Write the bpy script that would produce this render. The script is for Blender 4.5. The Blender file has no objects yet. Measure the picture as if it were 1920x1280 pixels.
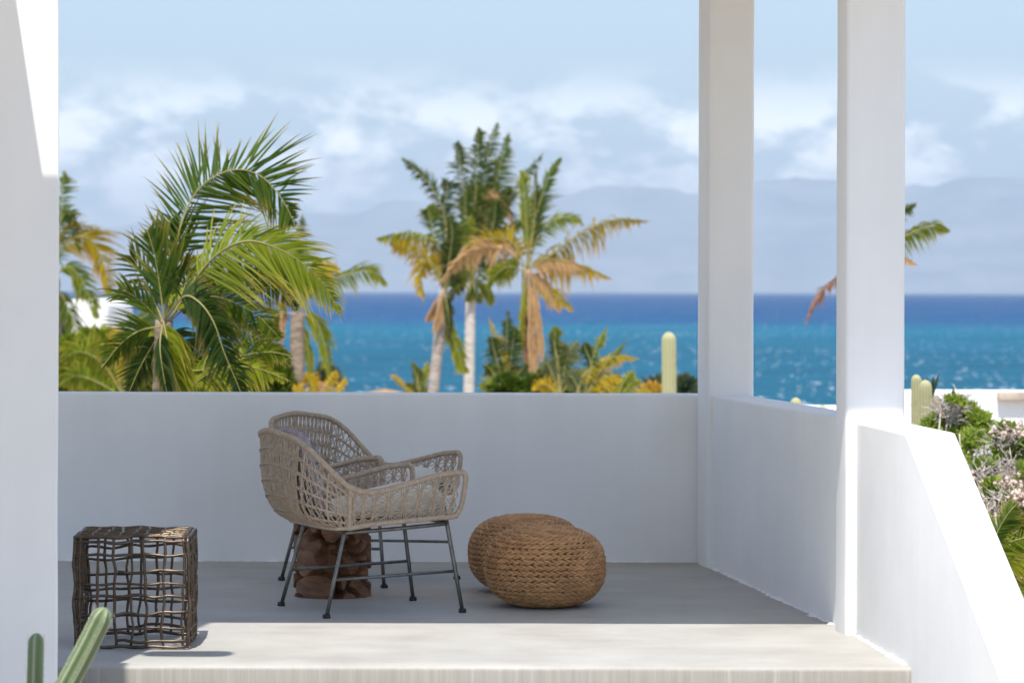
import bpy, bmesh, math, random
from mathutils import Vector, Matrix, noise as mnoise
R = random.Random(7)
SC = bpy.context.scene
COL = SC.collection

# ------------------------------------------------------------------ camera
LENS, EYE, ROLL = 110.0, 1.35, 0.0028
FPX = LENS / 36.0 * 1920.0          # focal length in pixels of the 1920 wide photograph
HORIZON = 546.0
cam_d = bpy.data.cameras.new('camera')
cam_d.lens = LENS
cam_d.sensor_width = 36.0
cam_d.shift_y = -(640.0 - HORIZON) / 1920.0
cam_d.clip_start = 0.1
cam_d.clip_end = 200000.0
cam_d.dof.use_dof = True
cam_d.dof.focus_distance = 13.0
cam_d.dof.aperture_fstop = 5.0
cam = bpy.data.objects.new('camera', cam_d)
COL.objects.link(cam)
cam.location = (0, 0, EYE)
cam.rotation_euler = (Matrix.Rotation(math.radians(90), 3, 'X') @ Matrix.Rotation(ROLL, 3, 'Z')).to_euler()
SC.camera = cam

# ------------------------------------------------------------------ sun, sky, exposure
SUN = Vector((0.066, 0.456, -1.0)).normalized()      # the way the light travels
sun_d = bpy.data.lights.new('sun', 'SUN')
sun_d.energy = 3.9
sun_d.angle = math.radians(0.53)
sun_d.color = (1.0, 0.955, 0.88)
sun = bpy.data.objects.new('sun', sun_d)
COL.objects.link(sun)
sun.rotation_euler = SUN.to_track_quat('-Z', 'Y').to_euler()

world = bpy.data.worlds.new('World')
SC.world = world
world.use_nodes = True
wn, wl = world.node_tree.nodes, world.node_tree.links
wn.clear()
w_out = wn.new('ShaderNodeOutputWorld')
w_bg = wn.new('ShaderNodeBackground')
w_bg.inputs['Strength'].default_value = 0.14
w_sky = wn.new('ShaderNodeTexSky')
w_sky.sky_type = 'NISHITA'
w_sky.sun_disc = False
w_sky.sun_elevation = math.asin(-SUN.z)
w_sky.sun_rotation = math.atan2(-SUN.x, -SUN.y)
w_sky.air_density = 1.0
w_sky.dust_density = 0.6
w_sky.ozone_density = 2.0
w_tc = wn.new('ShaderNodeTexCoord')
w_map = wn.new('ShaderNodeMapping')
w_map.inputs['Scale'].default_value = (27, 27, 52)
w_map.inputs['Location'].default_value = (7.7, 2.0, 4.4)
wl.new(w_tc.outputs['Generated'], w_map.inputs['Vector'])
w_n = wn.new('ShaderNodeTexNoise')
w_n.inputs['Scale'].default_value = 1.0
w_n.inputs['Detail'].default_value = 9
w_n.inputs['Roughness'].default_value = 0.58
wl.new(w_map.outputs[0], w_n.inputs['Vector'])
w_ramp = wn.new('ShaderNodeMapRange')
w_ramp.interpolation_type = 'SMOOTHSTEP'
w_ramp.inputs['From Min'].default_value = 0.43
w_ramp.inputs['From Max'].default_value = 0.60
wl.new(w_n.outputs['Fac'], w_ramp.inputs['Value'])
w_sep = wn.new('ShaderNodeSeparateXYZ')
wl.new(w_tc.outputs['Generated'], w_sep.inputs[0])
w_lo = wn.new('ShaderNodeMapRange'); w_lo.interpolation_type = 'SMOOTHSTEP'
w_lo.inputs['From Min'].default_value = 0.012; w_lo.inputs['From Max'].default_value = 0.034
w_hi = wn.new('ShaderNodeMapRange'); w_hi.interpolation_type = 'SMOOTHSTEP'
w_hi.inputs['From Min'].default_value = 0.044; w_hi.inputs['From Max'].default_value = 0.076
w_hi.inputs['To Min'].default_value = 1.0; w_hi.inputs['To Max'].default_value = 0.0
wl.new(w_sep.outputs['Z'], w_lo.inputs['Value']); wl.new(w_sep.outputs['Z'], w_hi.inputs['Value'])
def wmath(op, a, b):
    n = wn.new('ShaderNodeMath'); n.operation = op
    for i, s in enumerate((a, b)):
        if hasattr(s, 'links') or hasattr(s, 'is_linked'): wl.new(s, n.inputs[i])
        else: n.inputs[i].default_value = s
    return n.outputs[0]
w_fac = wmath('MULTIPLY', wmath('MULTIPLY', w_lo.outputs[0], w_hi.outputs[0]), w_ramp.outputs[0])
w_fac = wmath('MULTIPLY', w_fac, 0.95)
w_mix = wn.new('ShaderNodeMix'); w_mix.data_type = 'RGBA'
wl.new(w_fac, w_mix.inputs['Factor'])
w_gam = wn.new('ShaderNodeGamma'); w_gam.inputs['Gamma'].default_value = 0.65
wl.new(w_sky.outputs[0], w_gam.inputs['Color'])
w_tint = wn.new('ShaderNodeMix'); w_tint.data_type = 'RGBA'; w_tint.blend_type = 'MULTIPLY'
w_tint.inputs['Factor'].default_value = 1.0; w_tint.inputs[7].default_value = (1.40, 1.54, 1.80, 1)
wl.new(w_gam.outputs[0], w_tint.inputs[6])
w_mar = wn.new('ShaderNodeMapRange'); w_mar.interpolation_type = 'SMOOTHSTEP'
w_mar.inputs['From Min'].default_value = 0.04; w_mar.inputs['From Max'].default_value = 0.30
w_mar.inputs['To Min'].default_value = 0.75; w_mar.inputs['To Max'].default_value = 0.0
wl.new(w_sep.outputs['Z'], w_mar.inputs['Value'])
w_mm = wn.new('ShaderNodeMix'); w_mm.data_type = 'RGBA'
wl.new(w_mar.outputs[0], w_mm.inputs['Factor']); wl.new(w_tint.outputs[2], w_mm.inputs[6]); w_mm.inputs[7].default_value = (2.75, 3.55, 3.7, 1)
wl.new(w_mm.outputs[2], w_mix.inputs[6])
w_mix.inputs[7].default_value = (11.2, 10.9, 10.4, 1)
wl.new(w_mix.outputs[2], w_bg.inputs['Color'])
wl.new(w_bg.outputs[0], w_out.inputs['Surface'])

SC.view_settings.view_transform = 'Standard'
SC.view_settings.look = 'None'
SC.view_settings.gamma = 1.0
SC.view_settings.use_curve_mapping = False
SC.view_settings.exposure = 0.75
SC.cycles.use_denoising = True
SC.cycles.max_bounces = 8
SC.cycles.diffuse_bounces = 5
SC.cycles.transparent_max_bounces = 8
SC.cycles.volume_bounces = 1

# ------------------------------------------------------------------ where things stand
def at(px, py, Y):
    """world point at distance Y in front of the eye, seen at a pixel of the photograph"""
    u, v = (px - 960.0) / FPX, -(py - HORIZON) / FPX
    c, s = math.cos(ROLL), math.sin(ROLL)
    return Vector(((u * c - v * s) * Y, Y, EYE + (u * s + v * c) * Y))
def on_floor(px, py, z=0.0):
    d = at(px, py, 1.0); k = (z - EYE) / (d.z - EYE)
    return Vector((d.x * k, k, z))

# ------------------------------------------------------------------ mesh helpers
def crom(P, t):
    """Catmull-Rom through P at float index t"""
    n = len(P); i = min(max(int(math.floor(t)), 0), n - 2); f = t - i
    p1, p2 = P[i], P[i + 1]
    p0 = P[i - 1] if i > 0 else p1 * 2 - p2
    p3 = P[i + 2] if i + 2 < n else p2 * 2 - p1
    return 0.5 * ((2 * p1) + (p2 - p0) * f + (2 * p0 - 5 * p1 + 4 * p2 - p3) * f * f + (3 * p1 - p0 - 3 * p2 + p3) * f ** 3)
def spline(P, n):
    P = [Vector(p) for p in P]
    return [crom(P, (len(P) - 1) * k / (n - 1)) for k in range(n)]
def resample(P, step):
    out = [P[0].copy()]; acc = 0.0
    for a, b in zip(P, P[1:]):
        L = (b - a).length
        while L > 0 and acc + L >= step:
            k = (step - acc) / L; a = a.lerp(b, k); out.append(a.copy()); L = (b - a).length; acc = 0.0
        acc += L
    return out

class MB:
    def __init__(self): self.v, self.f, self.t = [], [], []
    def add(self, vs, fs, ts=None):
        o = len(self.v); self.v.extend([tuple(p) for p in vs]); self.f.extend([tuple(i + o for i in f) for f in fs])
        self.t.extend(ts if ts is not None else [0.0] * len(vs))
    def tube(self, P, r, n=6, cap=True, tint=0.0):
        P = [Vector(p) for p in P]; m = len(P)
        rr = r if isinstance(r, (list, tuple)) else [r] * m
        vs, fs = [], []
        T = (P[1] - P[0]).normalized()
        N = T.orthogonal().normalized()
        for i in range(m):
            Tn = (P[min(i + 1, m - 1)] - P[max(i - 1, 0)])
            Tn = Tn.normalized() if Tn.length > 1e-9 else T
            N = (N - Tn * N.dot(Tn))
            N = N.normalized() if N.length > 1e-6 else Tn.orthogonal().normalized()
            B = Tn.cross(N)
            for k in range(n):
                a = 2 * math.pi * k / n
                vs.append(P[i] + (N * math.cos(a) + B * math.sin(a)) * rr[i])
            T = Tn
        for i in range(m - 1):
            for k in range(n):
                k2 = (k + 1) % n
                fs.append((i * n + k, i * n + k2, (i + 1) * n + k2, (i + 1) * n + k))
        if cap:
            fs.append(tuple(range(n - 1, -1, -1))); fs.append(tuple((m - 1) * n + k for k in range(n)))
        self.add(vs, fs, [tint] * len(vs))
    def box(self, a, b):
        x0, y0, z0 = a; x1, y1, z1 = b
        self.add([(x0,y0,z0),(x1,y0,z0),(x1,y1,z0),(x0,y1,z0),(x0,y0,z1),(x1,y0,z1),(x1,y1,z1),(x0,y1,z1)],
                 [(0,3,2,1),(4,5,6,7),(0,1,5,4),(1,2,6,5),(2,3,7,6),(3,0,4,7)])
    def build(self, name, mat, parent=None, smooth=True, tint=False, origin=None):
        me = bpy.data.meshes.new(name)
        o = Vector(origin) if origin is not None else None
        me.from_pydata([(Vector(p) - o) for p in self.v] if o is not None else self.v, [], self.f)
        if tint:
            a = me.attributes.new('tint', 'FLOAT', 'POINT'); a.data.foreach_set('value', self.t)
        if smooth: me.polygons.foreach_set('use_smooth', [True] * len(me.polygons))
        me.materials.append(mat); me.update()
        ob = bpy.data.objects.new(name, me); COL.objects.link(ob)
        if parent is not None: ob.parent = parent
        elif o is not None: ob.location = o
        return ob

def tag(o, label=None, cat=None, group=None, kind=None):
    if label: o['label'] = label
    if cat: o['category'] = cat
    if group: o['group'] = group
    if kind: o['kind'] = kind
    return o
def empty(name, loc, rz=0.0, label=None, cat=None, group=None):
    e = bpy.data.objects.new(name, None); COL.objects.link(e)
    e.location = loc; e.rotation_euler = (0, 0, rz); e.empty_display_size = 0.1
    return tag(e, label, cat, group)
def copy_tree(o, parent=None):
    c = o.copy(); COL.objects.link(c); c.parent = parent
    for ch in list(o.children): copy_tree(ch, c)
    return c

# ------------------------------------------------------------------ materials
def new_mat(name):
    m = bpy.data.materials.new(name); m.use_nodes = True
    nt = m.node_tree; nt.nodes.clear()
    out = nt.nodes.new('ShaderNodeOutputMaterial'); p = nt.nodes.new('ShaderNodeBsdfPrincipled')
    nt.links.new(p.outputs[0], out.inputs['Surface'])
    return m, nt, p, out
def nd(nt, typ, **kw):
    n = nt.nodes.new(typ)
    for k, v in kw.items():
        if k in n.inputs: n.inputs[k].default_value = v
        else: setattr(n, k, v)
    return n
def coords(nt, scale=(1, 1, 1), kind='Object', rot=(0, 0, 0)):
    tc = nt.nodes.new('ShaderNodeTexCoord'); mp = nt.nodes.new('ShaderNodeMapping')
    mp.inputs['Scale'].default_value = scale; mp.inputs['Rotation'].default_value = rot
    nt.links.new(tc.outputs[kind], mp.inputs['Vector']); return mp.outputs[0]
def ntex(nt, vec, scale, detail=5, rough=0.55):
    n = nd(nt, 'ShaderNodeTexNoise', Scale=scale, Detail=detail, Roughness=rough)
    if vec is not None: nt.links.new(vec, n.inputs['Vector'])
    return n.outputs['Fac']
def ramp(nt, fac, stops):
    r = nt.nodes.new('ShaderNodeValToRGB'); e = r.color_ramp.elements
    while len(e) < len(stops): e.new(0.5)
    for el, (pos, col) in zip(e, stops): el.position = pos; el.color = (*col, 1)
    nt.links.new(fac, r.inputs[0]); return r.outputs[0]
def mixc(nt, fac, a, b, mode='MIX'):
    m = nt.nodes.new('ShaderNodeMix'); m.data_type = 'RGBA'; m.blend_type = mode
    for s, i in ((fac, 0), (a, 6), (b, 7)):
        if isinstance(s, (int, float)): m.inputs[i].default_value = s
        elif isinstance(s, tuple): m.inputs[i].default_value = (*s, 1)
        else: nt.links.new(s, m.inputs[i])
    return m.outputs[2]
def bump(nt, p, h, strength, dist=0.01, prev=None):
    b = nd(nt, 'ShaderNodeBump', Strength=strength, Distance=dist)
    nt.links.new(h, b.inputs['Height'])
    if prev is not None: nt.links.new(prev, b.inputs['Normal'])
    nt.links.new(b.outputs[0], p.inputs['Normal']); return b.outputs[0]

def m_plaster():
    m, nt, p, _ = new_mat('white_plaster')
    v = coords(nt)
    n1 = ntex(nt, v, 1.3, 4); n2 = ntex(nt, v, 38, 5)
    vs = coords(nt, (9, 9, 0.7)); n3 = ntex(nt, vs, 1.5, 4)
    c = ramp(nt, n1, [(0.3, (0.755, 0.75, 0.738)), (0.7, (0.84, 0.835, 0.828))])
    c = mixc(nt, 0.12, c, ramp(nt, n3, [(0.35, (0.71, 0.70, 0.685)), (0.65, (0.82, 0.815, 0.805))]))
    sp = nd(nt, 'ShaderNodeTexVoronoi', Scale=3.2); nt.links.new(v, sp.inputs['Vector'])
    spot = nd(nt, 'ShaderNodeMapRange', **{'From Min': 0.006, 'From Max': 0.010, 'To Min': 1.0, 'To Max': 0.0})
    nt.links.new(sp.outputs['Distance'], spot.inputs['Value'])
    c = mixc(nt, spot.outputs[0], c, (0.35, 0.30, 0.25))
    nt.links.new(c, p.inputs['Base Color'])
    p.inputs['Roughness'].default_value = 0.8; p.inputs['Specular IOR Level'].default_value = 0.25
    b = bump(nt, p, n1, 0.25, 0.03); bump(nt, p, n2, 0.18, 0.004, b)
    return m
def m_concrete():
    m, nt, p, _ = new_mat('trowelled_concrete')
    v = coords(nt); va = coords(nt, (0.9, 2.6, 3.0), rot=(0, 0, 0.2)); vb = coords(nt, (5, 22, 8), rot=(0, 0, 0.35))
    n1 = ntex(nt, v, 2.2, 6, 0.6); n2 = ntex(nt, va, 2.0, 6, 0.65); n3 = ntex(nt, vb, 3.0, 4, 0.6)
    c = ramp(nt, n1, [(0.25, (0.295, 0.282, 0.252)), (0.52, (0.385, 0.376, 0.346)), (0.75, (0.445, 0.44, 0.412))])
    c = mixc(nt, 0.2, c, ramp(nt, n2, [(0.3, (0.32, 0.295, 0.265)), (0.7, (0.47, 0.45, 0.42))]))
    c = mixc(nt, 0.10, c, ramp(nt, n3, [(0.3, (0.29, 0.27, 0.25)), (0.7, (0.50, 0.485, 0.46))]))
    sp = nd(nt, 'ShaderNodeTexVoronoi', Scale=7.0); nt.links.new(coords(nt, (1, 1.6, 1)), sp.inputs['Vector'])
    spot = nd(nt, 'ShaderNodeMapRange', **{'From Min': 0.02, 'From Max': 0.05, 'To Min': 0.55, 'To Max': 0.0})
    nt.links.new(sp.outputs['Distance'], spot.inputs['Value'])
    c = mixc(nt, spot.outputs[0], c, (0.60, 0.58, 0.55))
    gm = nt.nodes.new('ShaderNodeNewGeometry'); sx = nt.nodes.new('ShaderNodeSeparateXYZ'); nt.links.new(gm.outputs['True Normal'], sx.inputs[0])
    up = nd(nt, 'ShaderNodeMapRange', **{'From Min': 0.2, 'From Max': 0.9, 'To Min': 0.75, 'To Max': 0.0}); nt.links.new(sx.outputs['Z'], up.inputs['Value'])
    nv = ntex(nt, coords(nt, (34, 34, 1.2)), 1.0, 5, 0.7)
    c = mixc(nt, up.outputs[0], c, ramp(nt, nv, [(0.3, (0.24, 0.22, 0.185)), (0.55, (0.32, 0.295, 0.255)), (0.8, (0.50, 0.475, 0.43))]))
    nt.links.new(c, p.inputs['Base Color'])
    nt.links.new(ramp(nt, n2, [(0.3, (0.5,)*3), (0.7, (0.72,)*3)]), p.inputs['Roughness'])
    p.inputs['Specular IOR Level'].default_value = 0.3
    b = bump(nt, p, n1, 0.15, 0.01); bump(nt, p, n3, 0.12, 0.003, b)
    return m
def m_simple(name, col, rough=0.6, metal=0.0, var=0.15, scale=20, bumpy=0.0, spec=0.5, island=0.0, aniso=(1, 1, 1)):
    m, nt, p, _ = new_mat(name)
    v = coords(nt, aniso); n = ntex(nt, v, scale, 5, 0.6)
    d = tuple(max(0, x * (1 - var * 1.6)) for x in col); l = tuple(min(1, x * (1 + var * 1.6)) for x in col)
    c = ramp(nt, n, [(0.3, d), (0.7, l)])
    if island:
        g = nt.nodes.new('ShaderNodeNewGeometry')
        c = mixc(nt, island, c, ramp(nt, g.outputs['Random Per Island'], [(0.0, tuple(x * 0.55 for x in col)), (0.5, col), (1.0, tuple(min(1, x * 1.35) for x in col))]))
    nt.links.new(c, p.inputs['Base Color'])
    p.inputs['Roughness'].default_value = rough; p.inputs['Metallic'].default_value = metal
    p.inputs['Specular IOR Level'].default_value = spec
    if bumpy: bump(nt, p, n, bumpy, 0.01)
    return m
def m_leaf(name, lo, mid, tip, gloss=0.5, trans=0.42):
    """leaflets: two leaf colours scattered leaf by leaf, drier towards the tip"""
    m, nt, p, out = new_mat(name)
    g = nt.nodes.new('ShaderNodeNewGeometry'); a = nd(nt, 'ShaderNodeAttribute', attribute_name='tint')
    oi = nt.nodes.new('ShaderNodeObjectInfo')
    n = ntex(nt, coords(nt), 1.6, 3)
    c = ramp(nt, g.outputs['Random Per Island'], [(0.0, lo), (1.0, mid)])
    c = mixc(nt, n, c, mixc(nt, oi.outputs['Random'], lo, mid))
    tr = nd(nt, 'ShaderNodeMapRange', **{'From Min': 0.45, 'From Max': 1.05}); tr.interpolation_type = 'SMOOTHSTEP'
    nt.links.new(a.outputs['Fac'], tr.inputs['Value'])
    c = mixc(nt, tr.outputs[0], c, tip)
    nt.links.new(c, p.inputs['Base Color'])
    p.inputs['Roughness'].default_value = gloss; p.inputs['Specular IOR Level'].default_value = 0.2
    t = nt.nodes.new('ShaderNodeBsdfTranslucent'); nt.links.new(mixc(nt, 1.0, c, (1.0, 1.0, 0.6), 'MULTIPLY'), t.inputs['Color'])
    mx = nd(nt, 'ShaderNodeMixShader'); mx.inputs[0].default_value = trans
    nt.links.new(p.outputs[0], mx.inputs[1]); nt.links.new(t.outputs[0], mx.inputs[2]); nt.links.new(mx.outputs[0], out.inputs['Surface'])
    return m
def m_cactus(name, body, rib):
    m, nt, p, _ = new_mat(name)
    a = nd(nt, 'ShaderNodeAttribute', attribute_name='tint')
    n = ntex(nt, coords(nt), 14, 4)
    c = mixc(nt, a.outputs['Fac'], body, rib)
    c = mixc(nt, ramp(nt, n, [(0.55, (0,)*3), (0.75, (0.35,)*3)]), c, (0.20, 0.17, 0.09))
    nt.links.new(c, p.inputs['Base Color']); p.inputs['Roughness'].default_value = 0.55
    bump(nt, p, n, 0.2, 0.01)
    return m
def m_sea():
    m, nt, p, _ = new_mat('sea_water')
    tc = nt.nodes.new('ShaderNodeTexCoord'); sep = nt.nodes.new('ShaderNodeSeparateXYZ')
    nt.links.new(tc.outputs['Object'], sep.inputs[0])
    nb = ntex(nt, coords(nt, (0.0012, 0.0035, 1)), 1.0, 4)
    d = nd(nt, 'ShaderNodeMath', operation='MULTIPLY_ADD'); d.inputs[1].default_value = 420.0
    nt.links.new(nb, d.inputs[0]); nt.links.new(sep.outputs['Y'], d.inputs[2])
    mr = nd(nt, 'ShaderNodeMapRange', **{'From Min': 200.0, 'From Max': 3200.0}); nt.links.new(d.outputs[0], mr.inputs['Value'])
    c = ramp(nt, mr.outputs[0], [(0.0, (0.006, 0.088, 0.135)), (0.16, (0.005, 0.088, 0.15)), (0.26, (0.003, 0.112, 0.185)), (0.36, (0.005, 0.062, 0.165)), (1.0, (0.005, 0.050, 0.150))])
    n2 = ntex(nt, coords(nt, (0.02, 0.05, 1)), 1.0, 6, 0.65)
    c = mixc(nt, 1.0, c, ramp(nt, n2, [(0.3, (0.72,)*3), (0.7, (1.18,)*3)]), 'MULTIPLY')
    n3 = ntex(nt, coords(nt, (0.75, 0.28, 1)), 1.0, 2, 0.5)
    n4 = ntex(nt, coords(nt, (0.012, 0.012, 1)), 1.0, 2)
    fm = nd(nt, 'ShaderNodeMath', operation='MULTIPLY_ADD'); fm.inputs[1].default_value = 0.25
    nt.links.new(n4, fm.inputs[0]); nt.links.new(n3, fm.inputs[2])
    fo = nd(nt, 'ShaderNodeMapRange', **{'From Min': 0.815, 'From Max': 0.825}); nt.links.new(fm.outputs[0], fo.inputs['Value'])
    c = mixc(nt, fo.outputs[0], c, (0.85, 0.87, 0.88))
    nt.links.new(c, p.inputs['Base Color'])
    p.inputs['Roughness'].default_value = 0.5; p.inputs['Specular IOR Level'].default_value = 0.03
    nw = ntex(nt, coords(nt, (0.35, 0.8, 1)), 1.0, 5, 0.6); bump(nt, p, nw, 0.6, 1.0)
    return m

PLASTER, CONCRETE = m_plaster(), m_concrete()
ROPE = m_simple('wicker_rope', (0.43, 0.335, 0.25), 0.8, 0, 0.14, 60, 0.25, 0.2)
STEEL = m_simple('brushed_steel_frame', (0.17, 0.168, 0.155), 0.42, 0.75, 0.2, 30, 0.05)
RUBBER = m_simple('black_rubber', (0.012, 0.012, 0.014), 0.6)
LINEN = m_simple('cream_linen', (0.62, 0.585, 0.52), 0.9, 0, 0.05, 160, 0.2, 0.15)
KNIT = m_simple('mauve_fringe', (0.31, 0.27, 0.28), 0.95, 0, 0.2, 40, 0.3, 0.1)
BRONZE = m_simple('aged_bronze', (0.105, 0.078, 0.056), 0.38, 0.8, 0.3, 25, 0.15)
HYACINTH = m_simple('braided_hyacinth', (0.47, 0.255, 0.115), 0.6, 0, 0.22, 14, 0.15, 0.25, island=0.55)
HCORE = m_simple('hyacinth_core', (0.10, 0.055, 0.028), 0.9)
TEAK = m_simple('teak_root', (0.165, 0.08, 0.042), 0.6, 0, 0.38, 9, 0.25, 0.3, aniso=(1, 1, 3.5))
SAND = m_simple('dry_sand', (0.42, 0.36, 0.28), 0.95, 0, 0.2, 0.8, 0.2, 0.1)
ROCK = m_simple('dry_mountain', (0.17, 0.165, 0.16), 0.95, 0, 0.4, 0.0012, 0.0, 0.1)
TRUNK_PALE = m_simple('pale_palm_bark', (0.52, 0.47, 0.42), 0.9, 0, 0.14, 8, 0.3, 0.1, aniso=(1, 1, 4))
TRUNK_BROWN = m_simple('brown_palm_bark', (0.26, 0.20, 0.145), 0.9, 0, 0.3, 8, 0.4, 0.1, aniso=(1, 1, 4))
RACHIS_Y = m_simple('yellow_rachis', (0.27, 0.235, 0.07), 0.5, 0, 0.15, 5)
RACHIS_B = m_simple('brown_rachis', (0.30, 0.19, 0.10), 0.7, 0, 0.2, 5)
TRUNK_GREY = m_simple('grey_palm_bark', (0.37, 0.315, 0.275), 0.9, 0, 0.22, 8, 0.3, 0.1, aniso=(1, 1, 4))
LEAF_G = m_leaf('palm_leaf_green', (0.028, 0.075, 0.008), (0.15, 0.20, 0.012), (0.33, 0.26, 0.05))
LEAF_D = m_leaf('palm_leaf_deep_green', (0.014, 0.045, 0.009), (0.075, 0.115, 0.012), (0.22, 0.18, 0.05))
LEAF_L = m_leaf('palm_leaf_lime', (0.10, 0.165, 0.008), (0.34, 0.35, 0.02), (0.50, 0.40, 0.08))
LEAF_Y = m_leaf('palm_leaf_yellow', (0.30, 0.25, 0.012), (0.66, 0.45, 0.02), (0.66, 0.34, 0.07))
LEAF_B = m_leaf('palm_leaf_dry', (0.38, 0.20, 0.075), (0.60, 0.38, 0.18), (0.60, 0.38, 0.22), 0.7, 0.25)
LEAF_R = m_leaf('palm_leaf_rust', (0.30, 0.13, 0.075), (0.42, 0.21, 0.13), (0.45, 0.26, 0.18), 0.7, 0.15)
LEAF_S = m_leaf('shrub_leaf', (0.15, 0.24, 0.03), (0.40, 0.48, 0.09), (0.38, 0.45, 0.12))
LEAF_A = m_leaf('agave_leaf', (0.025, 0.06, 0.04), (0.06, 0.11, 0.07), (0.10, 0.12, 0.06))
LEAF_BL = m_leaf('palm_leaf_bluish', (0.085, 0.13, 0.055), (0.19, 0.22, 0.085), (0.33, 0.29, 0.13))
TWIG = m_simple('grey_twig', (0.50, 0.44, 0.39), 0.9, 0, 0.25, 20)
BLOOM = m_simple('dry_pink_bloom', (0.62, 0.48, 0.40), 0.9, 0, 0.15, 20)
CACT_G = m_cactus('green_cactus', (0.12, 0.175, 0.075), (0.33, 0.36, 0.24))
CACT_P = m_cactus('pale_cactus', (0.35, 0.34, 0.165), (0.50, 0.47, 0.29))
THATCH = m_simple('palm_thatch', (0.34, 0.22, 0.11), 0.95, 0, 0.3, 12, 0.4, 0.1)
STONE = m_simple('beige_stone', (0.50, 0.42, 0.34), 0.9, 0, 0.12, 6, 0.3, 0.1)
SEA = m_sea()

# ------------------------------------------------------------------ land, sea, mountains
SEA_Z = -8.0
def land_z(x, y):
    if y < 11.0: z = -0.72
    elif y < 19.0: z = -0.72 - 1.6 * (y - 11.0) / 8.0
    else: z = -2.32 - (y - 19.0) * 0.0305
    return z + (0.12 * mnoise.noise(Vector((x * 0.12, y * 0.12, 0))) if y > 18 else 0)
def make_ground():
    ys = [-400, -150, -60, -20, -5, 2, 6, 9, 11, 13, 15, 17, 19, 22, 26, 30] + [35 + 7 * i for i in range(60)]
    xs = [-700, -400, -200, -120] + [-90 + 6 * i for i in range(31)] + [120, 200, 400, 700]
    mb = MB(); W = len(xs)
    mb.add([(x, y, land_z(x, y)) for y in ys for x in xs],
           [(j * W + i, j * W + i + 1, (j + 1) * W + i + 1, (j + 1) * W + i) for j in range(len(ys) - 1) for i in range(W - 1)])
    tag(mb.build('ground', SAND), kind='structure')
make_ground()
mb = MB(); mb.add([(-28000, 120, SEA_Z), (28000, 120, SEA_Z), (28000, 46000, SEA_Z), (-28000, 46000, SEA_Z)], [(0, 1, 2, 3)])
tag(mb.build('sea', SEA, smooth=False), kind='structure')
def make_mountains():
    prof = [(-4000, 470), (-2000, 500), (-600, 470), (100, 432), (300, 418), (600, 400), (800, 368), (1000, 352), (1300, 338), (1600, 332), (1920, 330), (2600, 380), (4000, 450)]
    def ridge(px):
        for (a, ya), (b, yb) in zip(prof, prof[1:]):
            if a <= px <= b:
                k = (px - a) / (b - a); k = k * k * (3 - 2 * k); return (546 - (ya + (yb - ya) * k)) / FPX
        return 60 / FPX
    mb = MB(); nx, ny = 240, 40
    for j in range(ny):
        y = 37000 + 7500 * j / (ny - 1)
        for i in range(nx):
            x = -25000 + 50000 * i / (nx - 1)
            h = ridge(960 + x / 42000 * FPX) * 42000
            k = j / (ny - 1); s = min(1, k / 0.7) if k < 0.85 else (1 - k) / 0.15
            r = 1 - abs(mnoise.fractal(Vector((x / 2600, y / 2600, 0.3)), 1.0, 2.0, 5))
            z = SEA_Z - 4 + h * s ** 0.9 * (0.70 + 0.33 * r) + 60 * mnoise.noise(Vector((x / 900, y / 900, 2))) * min(1, s * 4)
            mb.v.append((x, y, max(z, SEA_Z - 4) if 0 < j < ny - 1 else SEA_Z - 4)); mb.t.append(0)
    mb.f = [(j * nx + i, j * nx + i + 1, (j + 1) * nx + i + 1, (j + 1) * nx + i) for j in range(ny - 1) for i in range(nx - 1)]
    tag(mb.build('mountains', ROCK), kind='structure')
make_mountains()
def make_haze():
    m = bpy.data.materials.new('haze_air'); m.use_nodes = True; nt = m.node_tree; nt.nodes.clear()
    out = nt.nodes.new('ShaderNodeOutputMaterial'); v = nt.nodes.new('ShaderNodeVolumePrincipled')
    v.inputs['Color'].default_value = (0.61, 0.68, 0.72, 1); v.inputs['Density'].default_value = 5.3e-5
    nt.links.new(v.outputs[0], out.inputs['Volume'])
    mb = MB(); mb.box((-30000, -3000, -40), (30000, 48000, 1560))
    tag(mb.build('haze', m, smooth=False), 'pale blue haze veiling the far mountains', kind='stuff')
make_haze()

# ------------------------------------------------------------------ the terrace
def plaster_block(name, quad, z0, z1, mat, label=None, cat='wall', kind=None, bev=0.012, wob=0.0025, ztop=None, cuts=14):
    """a hand-plastered block on a plan quad (counter-clockwise); ztop may slope per corner"""
    bm = bmesh.new()
    zt = ztop or [z1] * 4
    lo = [bm.verts.new((q[0], q[1], z0)) for q in quad]; hi = [bm.verts.new((q[0], q[1], z)) for q, z in zip(quad, zt)]
    bm.faces.new(lo[::-1]); bm.faces.new(hi)
    for i in range(4): bm.faces.new((lo[i], lo[(i + 1) % 4], hi[(i + 1) % 4], hi[i]))
    bmesh.ops.recalc_face_normals(bm, faces=bm.faces)
    bmesh.ops.bevel(bm, geom=list(bm.edges), offset=bev, segments=3, profile=0.5, affect='EDGES')
    for _ in range(4):
        es = [e for e in bm.edges if e.calc_length() > 0.16]
        if not es or len(bm.verts) > 9000: break
        bmesh.ops.subdivide_edges(bm, edges=es, cuts=1 if len(es) > 60 else 7, use_grid_fill=True)
    for v in bm.verts:
        n = mnoise.noise_vector(v.co * 2.3 + Vector((3.1, 0, 7.7)))
        v.co += Vector((n.x, n.y, n.z)) * wob
    for f in bm.faces: f.smooth = True
    me = bpy.data.meshes.new(name); bm.to_mesh(me); bm.free(); me.materials.append(mat)
    try: me.set_sharp_from_angle(angle=math.radians(50))
    except Exception: pass
    o = bpy.data.objects.new(name, me); COL.objects.link(o)
    return tag(o, label, cat if not kind else None, kind=kind)

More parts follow.
